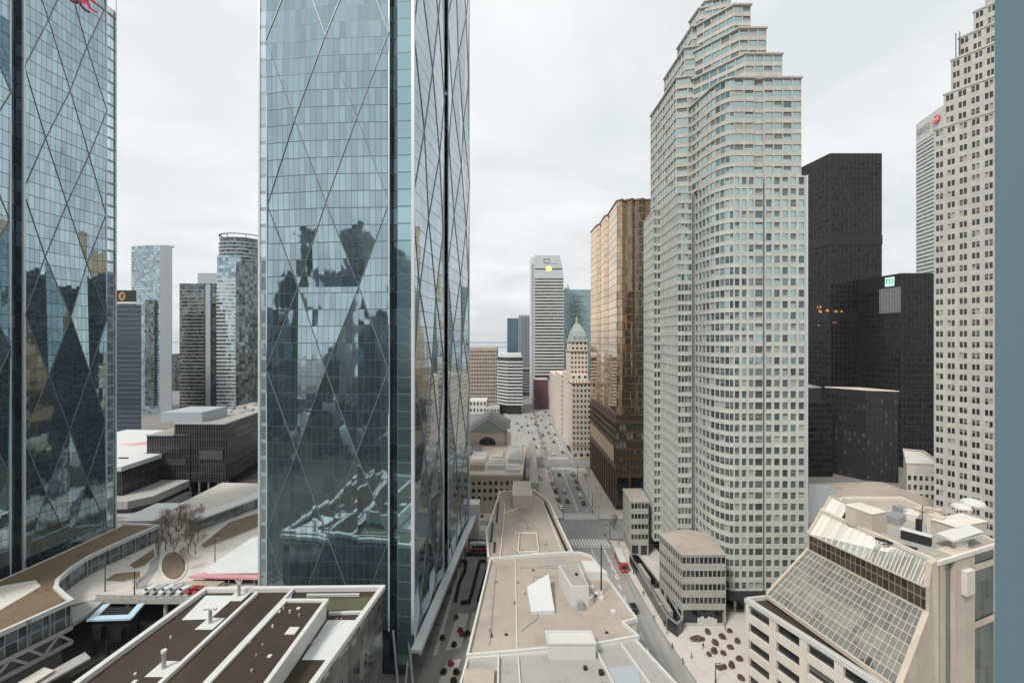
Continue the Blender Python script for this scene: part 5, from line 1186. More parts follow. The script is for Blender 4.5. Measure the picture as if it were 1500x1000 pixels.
# ------------------------------------------------------------------ raised park, walkway building and tracks, lower left
ZP = 10.0
m = MB(); m.prism([(-133, 158), (-136, 141), (-136.4, 134), (-135, 127), (-131.5, 121), (-127, 118.5), (-119, 122.8), (-64, 122.5), (-66, 205), (-92, 218), (-152, 222), (-152, 158)], ZP-1.2, ZP); o = struct('raised_park', m, 'paving')
def patch(name, mat, pts, z, lift=.02, label=None):
    m = MB(); m.prism([(gp(px, py, z).x, gp(px, py, z).y) for px, py in pts], z+.005, z+lift); return m.build(name, mat)
def ell(cx, cy, rx, ry, n=20, a0=0): return [(cx+rx*math.cos(6.2832*i/n+a0), cy-ry*math.sin(6.2832*i/n+a0)) for i in range(n)]
for nm, pts in (('oval_lawn', ell(254, 828, 17, 20)), ('long_lawn', [(188, 828), (226, 803), (228, 815), (212, 829), (196, 834)]), ('front_lawn', [(150, 852), (168, 840), (206, 836), (207, 845), (180, 853)]), ('far_lawn', [(292, 800), (335, 765), (375, 752), (388, 752), (388, 768), (345, 786), (300, 803)])):
    o = patch(nm, 'grass', pts, ZP, .12); o['kind'] = 'structure'
for nm, pts in (('the long lawn beside the walkway building', [(188, 828), (226, 803), (228, 815), (212, 829), (196, 834)]), ('the small front lawn', [(150, 852), (168, 840), (206, 836), (207, 845), (180, 853)]), ('the wide brown lawn under the tall lamp post', [(292, 800), (335, 765), (375, 752), (388, 752), (388, 768), (345, 786), (300, 803)])):
    P_ = [gp(px, py, ZP) for px, py in pts]; t = thing('lawn_kerb', 'thin pale kerb round '+nm, 'kerb', tuple(P_[0])); f = MB(); coping(f, P_, .35, .22); f.build('kerb', 'beige_light', t)
m = MB()
for pts in ([(232, 772), (246, 772), (236, 800), (232, 832), (214, 858), (192, 862), (216, 836), (226, 806)], [(214, 858), (290, 850), (300, 858), (192, 862)]): m.face([(gp(px, py, ZP).x, gp(px, py, ZP).y, ZP+.006) for px, py in pts][::-1])
struct('park_path', m, 'asphalt')
t = thing('oval_kerb', 'pale oval kerb round the bare tree bed in the raised park', 'kerb', tuple(gp(254, 828, ZP)))
f = MB(); pts = [p for p in ell(254, 829, 19, 22, 28) if p[1] > 822]; pts.sort(key=lambda p: math.atan2(p[0]-254, p[1]-815)); coping(f, [gp(px, py, ZP) for px, py in pts], .45, .25, closed=False); f.build('kerb', 'beige_light', t)
# white beam edge of the park and its columns
t = thing('park_edge_beam', 'pale concrete beam along the front edge of the raised park above the tracks', 'beam', (-95, 122, ZP))
f = MB(); f.bar((-120, 122.6, ZP-.2), (-62, 121.9, ZP-.2), 1.4, 1.6); f.build('beam', 'concrete', t)
f = MB(); f.bar((-120, 122.0, ZP+1.3), (-62, 121.3, ZP+1.3), .18); 
for k in range(24): f.bar((-119.5+k*2.45, 122-k*.03, ZP+.5), (-119.5+k*2.45, 122-k*.03, ZP+1.3), .1)
f.build('railing', 'grey_metal', t)
for k in range(5):
    f = MB(); x = -112+k*11; f.tube((x, 123.5, 0), (x, 123.5, ZP-1), .55, .55, 10); f.build('column', 'beige', t)
m = MB(); m.face([(-160, 30, .05), (-62, 30, .05), (-58, 123, .05), (-62, 150, .05), (-140, 150, .05), (-160, 110, .05)]); o = struct('track_bed', m, 'ballast')
# brown roofed walkway building with a curved glass wall
t = thing('walkway_building', 'curved glass walled building with a brown planted roof along the left glass tower', 'walkway', (-132, 125, 0))
edge = [(-131.2, 157), (-134, 141), (-134.4, 134), (-133, 127.5), (-130.4, 121.5), (-127, 117.8), (-121.5, 114.6), (-116.4, 111.8), (-119, 104), (-121, 98), (-125.5, 80), (-128, 66)]
roofp = [(-150.4, 66)]+edge[::-1]+[(-144.9, 158)]
f = MB(); f.face([(p[0], p[1], 15.7) for p in roofp]); f.build('planted_roof', 'deck_brown', t)
f = MB(); coping(f, [(p[0], p[1], 15.2) for p in edge], .9, 1.2, closed=False); coping(f, [(-131.2, 157, 15.2), (-144.9, 158.2, 15.2)], .8, 1.15, closed=False); f.build('parapet', 'white', t)
f = MB(); f.face([(p.x, p.y, 15.75) for p in (gp(-90, 960, 15.75), gp(0, 893, 15.75), gp(60, 858, 15.75), gp(52, 849, 15.75), gp(4, 857, 15.75), gp(-90, 892, 15.75))]); f.build('pale_roof_slab', 'beige_light', t)
f = MB(); coping(f, [(-144.8, 158, 15.5), (-146.2, 130, 15.5), (-147.3, 116, 15.5), (-141.5, 115, 15.5), (-136.5, 113.6, 15.5)], .35, .5, closed=False); f.build('roof_upstand', 'beige_light', t)
w = MB()
for i in range(len(edge)-1):
    a, b_ = edge[i+1], edge[i]; w.face([(a[0]-.4, a[1], 9.5), (b_[0]-.4, b_[1], 9.5), (b_[0]-.4, b_[1], 15.4), (a[0]-.4, a[1], 15.4)])
w.build('glass_wall', curtain('walkway_glass', (.20, .24, .26), (.30, .32, .33), 2.2, 6.0, .2, .3, metal=.7, tilt=.04, var=.5), t)
f = MB()
for i in range(len(edge)-1):
    a = Vector((*edge[i], 0)); b_ = Vector((*edge[i+1], 0)); L = (b_-a).length; k = max(1, int(L/4))
    for j in range(k):
        p = a.lerp(b_, j/k); f = MB(); f.bar((p.x-.1, p.y, 9.5), (p.x-.1, p.y, 15.3), .3); f.build('wall_post', 'grey_metal', t)
f = MB(); tr = edge[7:]
for i in range(len(tr)-1):
    a = Vector((*tr[i], 0)); b_ = Vector((*tr[i+1], 0))
    for z0, h_ in ((9.0, .9), (5.2, .9)): f.bar(a+Vector((.3, 0, z0)), b_+Vector((.3, 0, z0)), .6, h_)
    L = (b_-a).length; k = max(1, int(L/2.6))
    for j in range(k):
        p = a.lerp(b_, j/k)+Vector((.3, 0, 5.4)); q = a.lerp(b_, (j+1)/k)+Vector((.3, 0, 8.8))
        if j % 2: p.z, q.z = q.z, p.z
        f.bar(p, q, .5, .55)
f.build('truss', 'concrete', t)
f = MB(); f.prism([(-149, 66), (-129.5, 66), (-122, 98), (-118, 111), (-131, 120), (-135, 134), (-132, 156), (-145, 157)], 0.06, 9.4); f.build('inner_wall', 'concrete_dk', t)
f = MB(); c = [(-116.4, 112.2), (-116.2, 116), (-117.4, 121.5), (-121.5, 121.5), (-124, 117.2)]; f.prism(c, 8.9, 9.9); f.build('landing_slab', 'concrete', t)
# tracks, signal gantry and platform roof
m = MB()
for k in range(5):
    a = Vector((-112+k*5.2, 50, .3)); b_ = Vector((-104+k*5.0, 150, .3))
    for s_ in (-.75, .75): m.bar(a+Vector((s_, 0, 0)), b_+Vector((s_, 0, 0)), .16, .2)
struct('rail_tracks', m, 'rail')
m = MB(); m.prism([(-92, 60), (-86, 60), (-95, 130), (-99, 130)], .1, .9); struct('service_path', m, 'concrete_dk')
t = thing('track_gantry', 'dark steel box on legs with a pale blue roof frame above the tracks', 'gantry', (-104, 111, 0))
f = MB(); zz = 9.4
coping(f, [(-115.0, 119.6, zz), (-113.4, 114.4, zz), (-103.8, 114.9, zz), (-105.4, 119.8, zz)], 1.7, .5, closed=False); f.build('roof_frame', 'blue_white', t)
f = MB(); f.prism([(-112.4, 114.6), (-104.8, 115), (-106.2, 119.8), (-114, 119.6)], 8.0, 9.45); f.build('roof_well', 'black_metal', t)
f = MB(); f.prism([(-113.2, 113.8), (-103.4, 114.3), (-105, 119.6), (-114.8, 119.4)], 4.6, 7.9); f.prism([(-111.5, 112.6), (-109.5, 112.7), (-109.6, 113.7), (-111.6, 113.6)], 5, 8.6); f.prism([(-106.5, 113.0), (-104.5, 113.1), (-104.6, 114.1), (-106.6, 114)], 4.2, 7.6); f.build('body', 'black_metal', t)
for x, y in ((-112.6, 114), (-103.8, 114.5), (-105.4, 119.4), (-114.2, 119.2), (-108.5, 113.6)):
    f = MB(); f.bar((x, y, .1), (x, y, 4.6), .7); f.bar((x, y, 3), (x+1.6, y, 4.6), .35); f.build('leg', 'dark_metal', t)
t = thing('platform_roof', 'long cream platform roof between the tracks at the lower left corner', 'platform roof', (-113, 92, 0))
f = MB(); f.prism([(-122.5, 70), (-117.5, 70), (-111.4, 103), (-115.0, 104)], 4.2, 4.6); f.build('roof_slab', 'beige_light', t)
f = MB(); f.prism([(-115.6, 96), (-111.8, 95.5), (-107.5, 108), (-111, 110)], 3.4, 3.9); f.build('low_roof', 'concrete', t)
f = MB(); f.prism([(-121.8, 70.5), (-118, 70.5), (-112, 102), (-115, 103)], .1, 1.1); f.build('platform', 'concrete_dk', t)
for k in range(6):
    f = MB(); x = -119.5+k*1.15; y = 73+k*5.6; f.bar((x, y, 1.1), (x, y, 4.2), .3); f.build('post', 'dark_metal', t)
# white membrane hall with a red reflection painted along its edge, behind the pavilion
t = thing('white_hall', 'low hall with a bright white roof and a pink painted reflection along its edge', 'hall', (-80, 140, ZP))
pl = [(-96.5, 130.2), (-62, 129), (-62, 160), (-83, 160), (-91, 152)]
f = MB(); f.face([(-96.5, 130.2, ZP+3), (-62, 129, ZP+4.0), (-62, 160, ZP+5.5), (-83, 160, ZP+5.3), (-92.5, 150, ZP+4.7)]); f.build('roof', 'white_roof', t)
f = MB(); f.prism([(-98.2, 128.6), (-62, 127.2), (-62, 131.2), (-92, 133.0)], ZP+2.5, ZP+3.1); f.build('reflection_edge', 'pink', t)
f = MB(); f.prism([(-95, 131), (-62.5, 130), (-62.5, 159), (-83, 159), (-90, 150)], ZP+.02, ZP+2.9, cap=False); f.build('wall', 'w_dark', t)
for k in range(9):
    f = MB(); x = -94+k*3.9; f.bar((x, 128.9-.03*k, ZP), (x, 128.9-.03*k, ZP+2.6), .25); f.build('post', 'grey_metal', t)
f = MB(); f.prism([(-99, 126.2), (-88, 125.4), (-87, 129), (-98, 130)], ZP+.01, ZP+.8); f.prism([(-98.4, 127), (-88.4, 126.4), (-87.4, 129), (-97.6, 130)], ZP+.82, ZP+1.5); f.build('entrance_steps', 'lime_dark', t)
# glazed passage and sidings beyond the park
t = thing('glazed_passage', 'long glazed passage with a pale roof climbing beside the black annex', 'walkway', (-105, 190, 8))
f = MB(); f.prism([(-127.5, 166), (-122.6, 164), (-103, 212), (-110, 213)], 14.2, 14.8); f.build('roof', 'white_roof', t)
f = MB(); f.prism([(-127, 166.5), (-123, 165), (-104, 211), (-110, 212)], 10.01, 14.1, cap=False); f.build('glass_wall', 'pav_glass', t)
for k in range(9):
    f = MB(); p = Vector((-122.9, 165, 0)).lerp(Vector((-103.6, 211, 0)), k/8); f.bar((p.x, p.y, 10), (p.x, p.y, 14.3), .3); f.build('post', 'grey_metal', t)
m = MB()
for k in range(5): m.bar((-90+k*4.2, 156+k*.4, ZP+.3), (-76+k*4.6, 210, ZP+.3), .9, .25)
struct('sidings', m, 'roof_grey')
# rail viaduct level running on behind the central tower
m = MB(); m.prism([(-150, 216), (-92, 216), (-60, 206), (-58, 330), (-150, 330)], 0, 7); struct('rail_viaduct', m, 'ballast')

# ------------------------------------------------------------------ vehicles
def make_car(paint, name='parked_car', L=4.5, Wd=1.82, Hh=1.46, van=False):
    t = thing(name, '', 'car', (0, 0, 0), local=True)
    prof = [(-.5, .28), (-.49, .62), (-.36, .74), (-.22, 1.0), (.30, 1.0), (.42, .70), (.5, .62), (.5, .28)] if not van else [(-.5, .28), (-.49, .66), (-.42, .72), (-.34, 1.0), (.46, 1.0), (.5, .9), (.5, .28)]
    f = MB(); P = [(x*L, z*Hh) for x, z in prof]
    lo_w, hi_w = Wd/2, Wd/2*.80
    def hw(z): return lo_w if z < .75*Hh else hi_w
    n_ = len(P)
    for i in range(n_):
        a, b_ = P[i], P[(i+1) % n_]; f.face([(a[0], -hw(a[1]), a[1]), (a[0], hw(a[1]), a[1]), (b_[0], hw(b_[1]), b_[1]), (b_[0], -hw(b_[1]), b_[1])])
    f.face([(p[0], -hw(p[1]), p[1]) for p in P][::-1]); f.face([(p[0], hw(p[1]), p[1]) for p in P]); f.build('body', 'car_'+paint, t)
    f = MB()
    if not van: W_ = [((-.345, .765), (-.23, .965)), ((.31, .965), (.405, .73))]
    else: W_ = [((-.415, .745), (-.35, .965))]
    for (x0, z0), (x1, z1) in W_:
        e_ = -.02 if x0 < 0 else .02
        f.face([(x0*L+e_, -hi_w*1.02, z0*Hh+.02), (x0*L+e_, hi_w*1.02, z0*Hh+.02), (x1*L+e_, hi_w*.95, z1*Hh+.02), (x1*L+e_, -hi_w*.95, z1*Hh+.02)])
    for s_ in (-1, 1): f.face([(-.31*L, s_*(lo_w-.12), .77*Hh), (.36*L, s_*(lo_w-.12), .77*Hh), (.28*L, s_*(hi_w+.015), .95*Hh), (-.2*L, s_*(hi_w+.015), .95*Hh)])
    f.build('window', 'w_dark', t)
    for sx in (-.31, .31):
        for sy in (-1, 1):
            f = MB(); f.tube((sx*L, sy*(Wd/2-.22), .33), (sx*L, sy*(Wd/2+.01), .33), .33, .33, 12); f.build('wheel', 'rubber', t)
    for sy in (-.62, .62):
        f = MB(); f.box(-.505*L, -.49*L, sy-.2, sy+.2, .56, .72); f.build('headlight', 'lampglass', t)
        f = MB(); f.box(.49*L, .507*L, sy-.2, sy+.2, .56, .75); f.build('tail_light', 'red', t)
    return t
protos = {c: make_car(c) for c in ('silver', 'white', 'black', 'grey', 'red', 'blue')}
protos['van'] = make_car('white', 'delivery_van', 6.2, 2.1, 2.7, True)
used = set()
def car(px, py, kind, label, rz=90, group='cars on the street below', z=.03):
    p = gp(px, py, z)
    if kind in used: o = copy_tree(protos[kind])
    else: o = protos[kind]; used.add(kind)
    o.location = (p.x, p.y, z); o.rotation_euler = (0, 0, math.radians(rz)); o['label'] = label; o['category'] = 'van' if kind == 'van' else 'car'; o['group'] = group
lane = ['left kerb', 'right kerb', 'middle lane']
for px, py, kind, label in (
    (806, 699, 'white', 'white car parked at the left kerb, farthest of the row before the crossing'), (809.5, 709.5, 'silver', 'silver car parked at the left kerb between a white and a black car'),
    (813.5, 721, 'black', 'black car parked at the left kerb behind the silver one'), (817.5, 733, 'grey', 'grey car parked at the left kerb, second from the crossing'),
    (822, 744, 'white', 'white car stopped at the left kerb just before the striped crossing'),
    (819, 696, 'black', 'black car driving away in the centre lane beyond the crossing'), (838.5, 695, 'van', 'white delivery van standing at the right kerb beside the gold tower'),
    (846, 715, 'grey', 'dark grey car parked at the right kerb below the arcade of the gold tower'), (850, 727, 'white', 'white car parked at the right kerb next to the plaza of the gold tower'),
    (855, 738, 'black', 'black car parked at the right kerb nearest the crossing'), (844, 706, 'red', 'dark red car parked at the right kerb behind the delivery van'),
    (929, 893, 'black', 'black car in the near lane beside the curved roof parapet'),
    (782, 644, 'black', 'large black car in front of the station steps on the left side of the street'), (774, 634, 'grey', 'grey car in the station taxi lane'), (779, 633, 'silver', 'silver car beside the grey one in the station taxi lane'),
    (811, 648, 'black', 'black car near the hotel corner before the far crossing'), (813, 637, 'grey', 'grey car parked along the hotel front, nearest the corner'), (803.5, 635, 'black', 'black car in the right lane in front of the hotel'),
    (799.5, 627, 'blue', 'dark blue car in the right lane beyond the hotel corner'), (787.5, 624, 'grey', 'grey car alone in the middle of the far street'), (788, 610, 'red', 'dark red car far up the street near the maroon block'),
    (793, 616, 'black', 'black car just below the maroon block in the far street'), (785, 602, 'silver', 'silver car far up the street left of the maroon block'), (799, 604, 'black', 'black car parked by the far hotel end below the maroon block'),
    (824, 663, 'grey', 'grey car turning beside the hotel corner at the far crossing'), (797, 649, 'silver', 'silver car waiting in the centre before the far crossing'), (811, 666, 'white', 'white car crossing the far junction'),
    (757.5, 621, 'black', 'black car in the left service lane beside the station, far end'), (760, 631, 'grey', 'grey car in the left service lane beside the station, near end'), (764, 626, 'blue', 'dark blue car at the station kerb'),
    (811, 613, 'silver', 'silver car parked along the far hotel front'), (801.5, 616, 'white', 'white car in the right lane of the far street'), (784, 687, 'black', 'black car in the station forecourt lane nearest the street'), (790, 655, 'white', 'white car in the left lane before the far crossing'), (785, 656, 'black', 'black car at the station kerb before the far crossing'), (806, 641, 'silver', 'silver car in the right lane level with the hotel entrance'), (795, 638, 'black', 'black car in the left lane level with the hotel entrance'), (791, 630, 'white', 'white car in the left lane across from the hotel'), (784, 622, 'black', 'black car at the left kerb across from the hotel'), (806, 622, 'grey', 'grey car at the right kerb along the middle of the hotel'), (769, 618, 'white', 'white car on the pale square left of the far street'), (773, 624, 'black', 'black car on the pale square left of the far street'), (770, 611, 'grey', 'grey car on the square below the banded block'), (778, 613, 'black', 'black car on the square close to the far kerb'), (792, 606, 'white', 'white car just left of the maroon block foot'), (804, 609, 'grey', 'grey car at the right kerb below the maroon block'), (796, 611, 'silver', 'silver car in the centre lane below the maroon block'), (826, 720, 'silver', 'silver car in the left lane beyond the near crossing'), (831, 735, 'black', 'black car in the centre lane just beyond the near crossing'),
    (788, 701, 'grey', 'grey car in the station forecourt lane behind the black one'), (793, 702, 'silver', 'silver car at the forecourt kerb before the long roof')):
    car(px, py, kind, label, -90 if px > 805 and py < 760 and kind not in ('van',) else 90)
for k, kind in protos.items():
    if k not in used: bpy.data.objects.remove(kind)
for k, (dx, col) in enumerate(((0, 'white'), (2.5, 'silver'), (5, 'white'), (7.4, 'silver'), (10.2, 'white'), (12.8, 'red'), (15.0, 'red'))):
    p = gp(222, 866, ZP)
    o = copy_tree(protos[col]); o.location = (p.x+dx, p.y+.25*k*0, ZP+.02); o.rotation_euler = (0, 0, math.radians(62)); o['category'] = 'car'; o['group'] = 'cars parked behind the park beam'
    o['label'] = ['white car at the left end of the row parked behind the park beam', 'silver car second from the left behind the park beam', 'white car third from the left behind the park beam', 'silver car in the middle of the row behind the park beam', 'white car left of the two red cars behind the park beam', 'red car next to the white one behind the park beam', 'red car at the right end of the row behind the park beam'][k]

def bus(p, rz, label, roofcol, L=12.5, name='city_bus', cat='bus'):
    t = thing(name, label, cat, tuple(p), None, math.radians(rz), True)
    f = MB(); f.box(-L/2, L/2-2.2, -1.27, 1.27, 1.3, 3.0); f.build('body', 'white', t)
    f = MB(); f.box(-L/2-.01, L/2-2.2, -1.28, 1.28, .4, 1.3); f.box(L/2-2.2, L/2, -1.28, 1.28, .4, 3.02); f.build('red_front', 'red', t)
    f = MB(); f.prism([(-L/2+.35, -1.1), (L/2-1.6, -1.1), (L/2-1.6, 1.1), (-L/2+.35, 1.1)], 3.0, 3.22); f.build('roof', 'white_roof', t)
    f = MB(); f.box(-L/4, -L/4+2.2, -.7, .7, 3.225, 3.5); f.box(L/5, L/5+1.2, -.6, .6, 3.225, 3.45); f.build('roof_unit', 'white', t)
    for s_ in (-1, 1):
        f = MB()
        for k in range(6): f.face([(-L/2+.8+k*L/6.6, s_*1.285, 1.5), (-L/2+.8+(k+.85)*L/6.6, s_*1.285, 1.5), (-L/2+.8+(k+.85)*L/6.6, s_*1.285, 2.6), (-L/2+.8+k*L/6.6, s_*1.285, 2.6)])
        f.build('window', 'w_dark', t)
    f = MB(); f.face([(L/2+.015, -1.1, 1.4), (L/2+.015, 1.1, 1.4), (L/2+.015, 1.1, 2.7), (L/2+.015, -1.1, 2.7)]); f.build('windscreen', 'w_dark', t)
    for sx in (-.32, .32):
        for s_ in (-1, 1):
            f = MB(); f.tube((sx*L, s_*1.05, .48), (sx*L, s_*1.29, .48), .48, .48, 12); f.build('wheel', 'rubber', t)
    for s_ in (-.8, .8):
        f = MB(); f.box(L/2+.01, L/2+.06, s_-.18, s_+.18, .8, 1.05); f.build('headlight', 'lampglass', t)
    return t
bus((41.2, 160.3, .03), -91.5, 'red city bus with a white roof standing at the right kerb below the stepped tower', 'white_roof')
p = gp(705, 806); bus((p.x, p.y, .03), 0, 'red and white bus crossing the dark side street beside the central glass tower', 'white_roof', 9.0)

# ------------------------------------------------------------------ people
def person(px, py, label, seed, facing=0.0, z=.14, coat='coat', leg='black_metal'):
    p = gp(px, py, z); t = thing('person', label, 'person', (p.x, p.y, z), None, facing, True); q = random.Random(seed); st = q.uniform(.14, .3)
    V = [(0, 0, .95), (0, 0, 1.18), (0, 0, 1.42), (0, 0, 1.52), (0, .03, 1.66), (0, .02, 1.76),
         (.2, 0, 1.42), (.27, .03, 1.14), (.25, st*.7, .92), (-.2, 0, 1.42), (-.27, -.02, 1.14), (-.25, -st*.5, .92),
         (.1, 0, .9), (.11, st*.5+.05, .5), (.11, st, .09), (.11, st+.17, .04), (-.1, 0, .9), (-.11, -st*.2+.06, .5), (-.11, -st, .10), (-.11, -st+.16, .04)]
    Ed = [(0, 1), (1, 2), (2, 3), (3, 4), (4, 5), (2, 6), (6, 7), (7, 8), (2, 9), (9, 10), (10, 11), (0, 12), (12, 13), (13, 14), (14, 15), (0, 16), (16, 17), (17, 18), (18, 19)]
    rad = [.15, .16, .17, .06, .105, .09, .075, .055, .045, .075, .055, .045, .10, .07, .05, .045, .10, .07, .05, .045]
    me = bpy.data.meshes.new('body'); me.from_pydata(V, Ed, []); o = bpy.data.objects.new('body', me); C.objects.link(o); o.parent = t
    sk = o.modifiers.new('Skin', 'SKIN'); lay = me.skin_vertices[0] if me.skin_vertices else None
    if lay is None:
        me.attributes.new  # layer is created with the modifier on evaluation
    if lay:
        for v, r in zip(lay.data, rad): v.radius = (r, r*.8)
        lay.data[0].use_root = True
    ss = o.modifiers.new('Subdivision', 'SUBSURF'); ss.levels = 1; ss.render_levels = 1
    me.materials.append(M[coat])
    f = MB(); f.dome((0, .02, 1.68), .115, 1.0, 10, 4); h = f.build('hair', 'bark', t)
    return t
M['coat_tan'] = plain('tan_coat', (.25, .18, .12), .8, 0, .1, streak=False); M['coat_red'] = plain('red_coat', (.3, .05, .05), .8, 0, .1, streak=False)
person(942.5, 872, 'person in a dark coat walking on the pavement beside the glass screen', 1, 3.0)
person(958, 908, 'person in a tan coat walking near the corner wing, farther along the pavement', 2, .2, coat='coat_tan')
person(973, 917, 'person in a dark coat close to the kerb by the end of the glass screen', 3, 2.9)
person(1013, 964, 'person in a red coat crossing the plaza between kerb and planters', 4, 1.2, coat='coat_red')
person(907, 797, 'person in a dark coat waiting at the bus stop behind the bus', 5, 1.5)

# ------------------------------------------------------------------ bare trees, shrubs, planters, posts
def make_tree(seed, Ht=8.0, spread=2.6, name='bare_tree'):
    q = random.Random(seed); t = thing(name, '', 'tree', (0, 0, 0), local=True); tr = MB(); cr = MB()
    tr.tube((0, 0, 0), (q.uniform(-.15, .15), q.uniform(-.15, .15), Ht*.42), .17, .11, 7)
    def grow(p, d, L, r, lev):
        e_ = p+d*L
        (tr if lev < 2 else cr).tube(p, e_, r, r*.6, 5 if lev < 2 else 3, caps=False)
        if lev >= 5: return
        for k in range(q.choice((3, 3, 4)) if lev < 3 else 3):
            nd = (d+Vector((q.uniform(-1, 1), q.uniform(-1, 1), q.uniform(-.25, .7)))*.75).normalized(); grow(p+d*L*q.uniform(.55, 1), nd, L*q.uniform(.6, .85), max(r*.58, .012), lev+1)
    for k in range(5):
        a = k*1.257+q.uniform(-.3, .3); grow(Vector((0, 0, Ht*q.uniform(.25, .42))), Vector((math.cos(a)*.6, math.sin(a)*.6, 1)).normalized(), Ht*.27, .085, 1)
    tr.build('trunk', 'bark', t); cr.build('crown', 'twig', t); return t
TP = [make_tree(i, h) for i, h in ((3, 8.5), (4, 7.0), (6, 9.5))]
spots = [(255, 815), (268, 824), (273, 790), (279, 801), (266, 774), (250, 797), (274, 778), (243, 806), (262, 790), (284, 770), (296, 762), (258, 783), (271, 766), (281, 786), (247, 786), (276, 812), (262, 760), (238, 790), (243, 770), (232, 812), (286, 812), (290, 790), (270, 835)]
for k, (px, py) in enumerate(spots):
    o = TP[k % 3] if k < 3 else copy_tree(TP[k % 3]); o.location = gp(px, py, ZP); o.rotation_euler = (0, 0, k*1.7); s_ = R.uniform(.8, 1.15); o.scale = (s_, s_, s_)
    o['label'] = 'bare brown winter tree among the pale paths of the raised park'; o['category'] = 'tree'; o['group'] = 'bare trees in the raised park'
kerb_spots = [(24.2, 312+i*17.5) for i in range(11)]+[(23.6, 214+i*13) for i in range(5)]
for k, (x, y) in enumerate(kerb_spots):
    o = copy_tree(TP[k % 3]); o.location = (x-R.uniform(0, .8), y, .14); s_ = R.uniform(.55, .8); o.scale = (s_, s_, s_); o.rotation_euler = (0, 0, k*2.1)
    o['label'] = 'bare street tree in the row along the left kerb by the station'; o['category'] = 'tree'; o['group'] = 'bare street trees along the station kerb'
for k, (px, py, lab) in enumerate(((201, 862, 'small reddish bare tree by the lamp post in front of the park lawns'), (858, 705, 'dark bare tree on the plaza of the gold tower nearest the arcade'), (863, 695, 'dark bare tree on the plaza of the gold tower near the far canopy'), (899, 777, 'dark bare tree at the far pavement corner by the smaller stone wing'), (902, 768, 'bare tree behind the pavement corner, close to the smaller stone wing'))):
    o = copy_tree(TP[1]); o.location = gp(px, py, ZP if k == 0 else .14); s_ = .55 if k == 0 else .75; o.scale = (s_*1.2, s_*1.2, s_); o.rotation_euler = (0, 0, k); o['label'] = lab; o['category'] = 'tree'; o['group'] = 'single bare trees'

def leaf_clump(mb, c, rx, ry, rz_, n, q, s=.22):
    for _ in range(n):
        a = q.uniform(0, 6.283); u = q.uniform(-.2, 1); rr = math.sqrt(max(0, 1-u*u))*q.uniform(.55, 1)
        p = Vector((c[0]+rx*rr*math.cos(a), c[1]+ry*rr*math.sin(a), c[2]+rz_*u))
        d1 = Vector((q.uniform(-1, 1), q.uniform(-1, 1), q.uniform(-1, 1))).normalized()*s; d2 = Vector((q.uniform(-1, 1), q.uniform(-1, 1), q.uniform(-1, 1))).normalized()*s
        mb.face([p-d1, p+d2, p+d1, p-d2])
def make_planter(seed, rx=.95, ry=.95, h=1.1):
    q = random.Random(seed); t = thing('planter', '', 'planter', (0, 0, 0), local=True)
    f = MB(); pl = [(rx*.8*math.cos(6.2832*i/12), ry*.8*math.sin(6.2832*i/12)) for i in range(12)]; f.prism(pl, 0, .5); f.build('pot', 'concrete_dk', t)
    f = MB(); leaf_clump(f, (0, 0, .55), rx, ry, h, 260, q); f.build('shrub', 'shrub', t); return t
PP = make_planter(1)
for k, (px, py) in enumerate([(1036.8, 927), (1058, 934), (1068.6, 925), (1080, 940), (1047.6, 943), (1069.8, 949), (1046, 955), (1038.6, 959), (1059.6, 958), (1083, 966), (1071.6, 976), (1085.4, 994), (1054, 979), (1061, 978)]):
    o = PP if k == 0 else copy_tree(PP); o.location = gp(px, py, .14); s_ = R.uniform(.6, .85); o.scale = (s_, s_*1.35, s_*R.uniform(.7, 1.0)); o.rotation_euler = (0, 0, k*.9)
    o['label'] = 'round planter with a brown winter shrub on the plaza in front of the corner wing'; o['category'] = 'planter'; o['group'] = 'round planters on the plaza'
t = make_planter(5, 2.3, .65, .9); t.location = gp(1021, 938, .14); t['label'] = 'long planter with a brown hedge in front of the black shopfront'; t['category'] = 'planter'
def hedge(px_pts, label, z=.02, mat='shrub', w_=.9, h=1.1):
    P = [gp(px, py, z) for px, py in px_pts]; t = thing('hedge', label, 'hedge', tuple(P[0])); f = MB(); q = random.Random(len(label))
    coping(f, P, w_, h*.75, closed=False); f.build('clipped_core', mat, t); f = MB()
    for a, b_ in zip(P, P[1:]):
        n_ = int((b_-a).length*22)
        for _ in range(n_):
            p = a.lerp(b_, q.random()); leaf_clump(f, (p.x, p.y, z+.4), w_*.6, w_*.6, h*.7, 1, q, .2)
    f.build('leaves', mat, t)
M['hedge'] = plain('dark_hedge', (.022, .025, .018), .9, 0, .3, 1.5, False)
hedge([(675.5, 823), (683, 824.5), (680.7, 839), (673, 854.5), (667.6, 880.5)], 'dark winding hedge nearest the central glass tower in the forecourt', mat='hedge')
hedge([(714.5, 823), (703, 823), (697.6, 844), (691, 870), (687, 883), (676.8, 884.4)], 'dark hooked hedge beside the curved block in the forecourt', mat='hedge')
for k, (x0, y0, x1, y1, lab) in enumerate(((689, 793, 722, 795, 'dark hedge strip behind the crossing bus in the side street'), (684, 813, 722, 814, 'dark hedge strip in front of the crossing bus in the side street'), (712, 840, 701, 880, 'dark hedge along the foot of the curved block'))):
    hedge([(x0, y0), (x1, y1)], lab, mat='hedge')
m = MB(); 
for pts in ([(670, 899), (687, 899), (675.5, 948), (653, 953)], [(692, 897), (704, 897), (694, 938), (684, 938)], [(655, 968), (676, 965), (662, 1003), (640, 1006)], [(692, 755), (735, 752), (735, 760), (691, 764)], [(690, 770), (733, 768), (733, 776), (689, 779)], [(688, 780), (690, 780), (640, 960), (634, 960)]):
    m.prism([(gp(px, py).x, gp(px, py).y) for px, py in pts][::-1], .03, .2)
struct('forecourt_paving', m, 'paving')
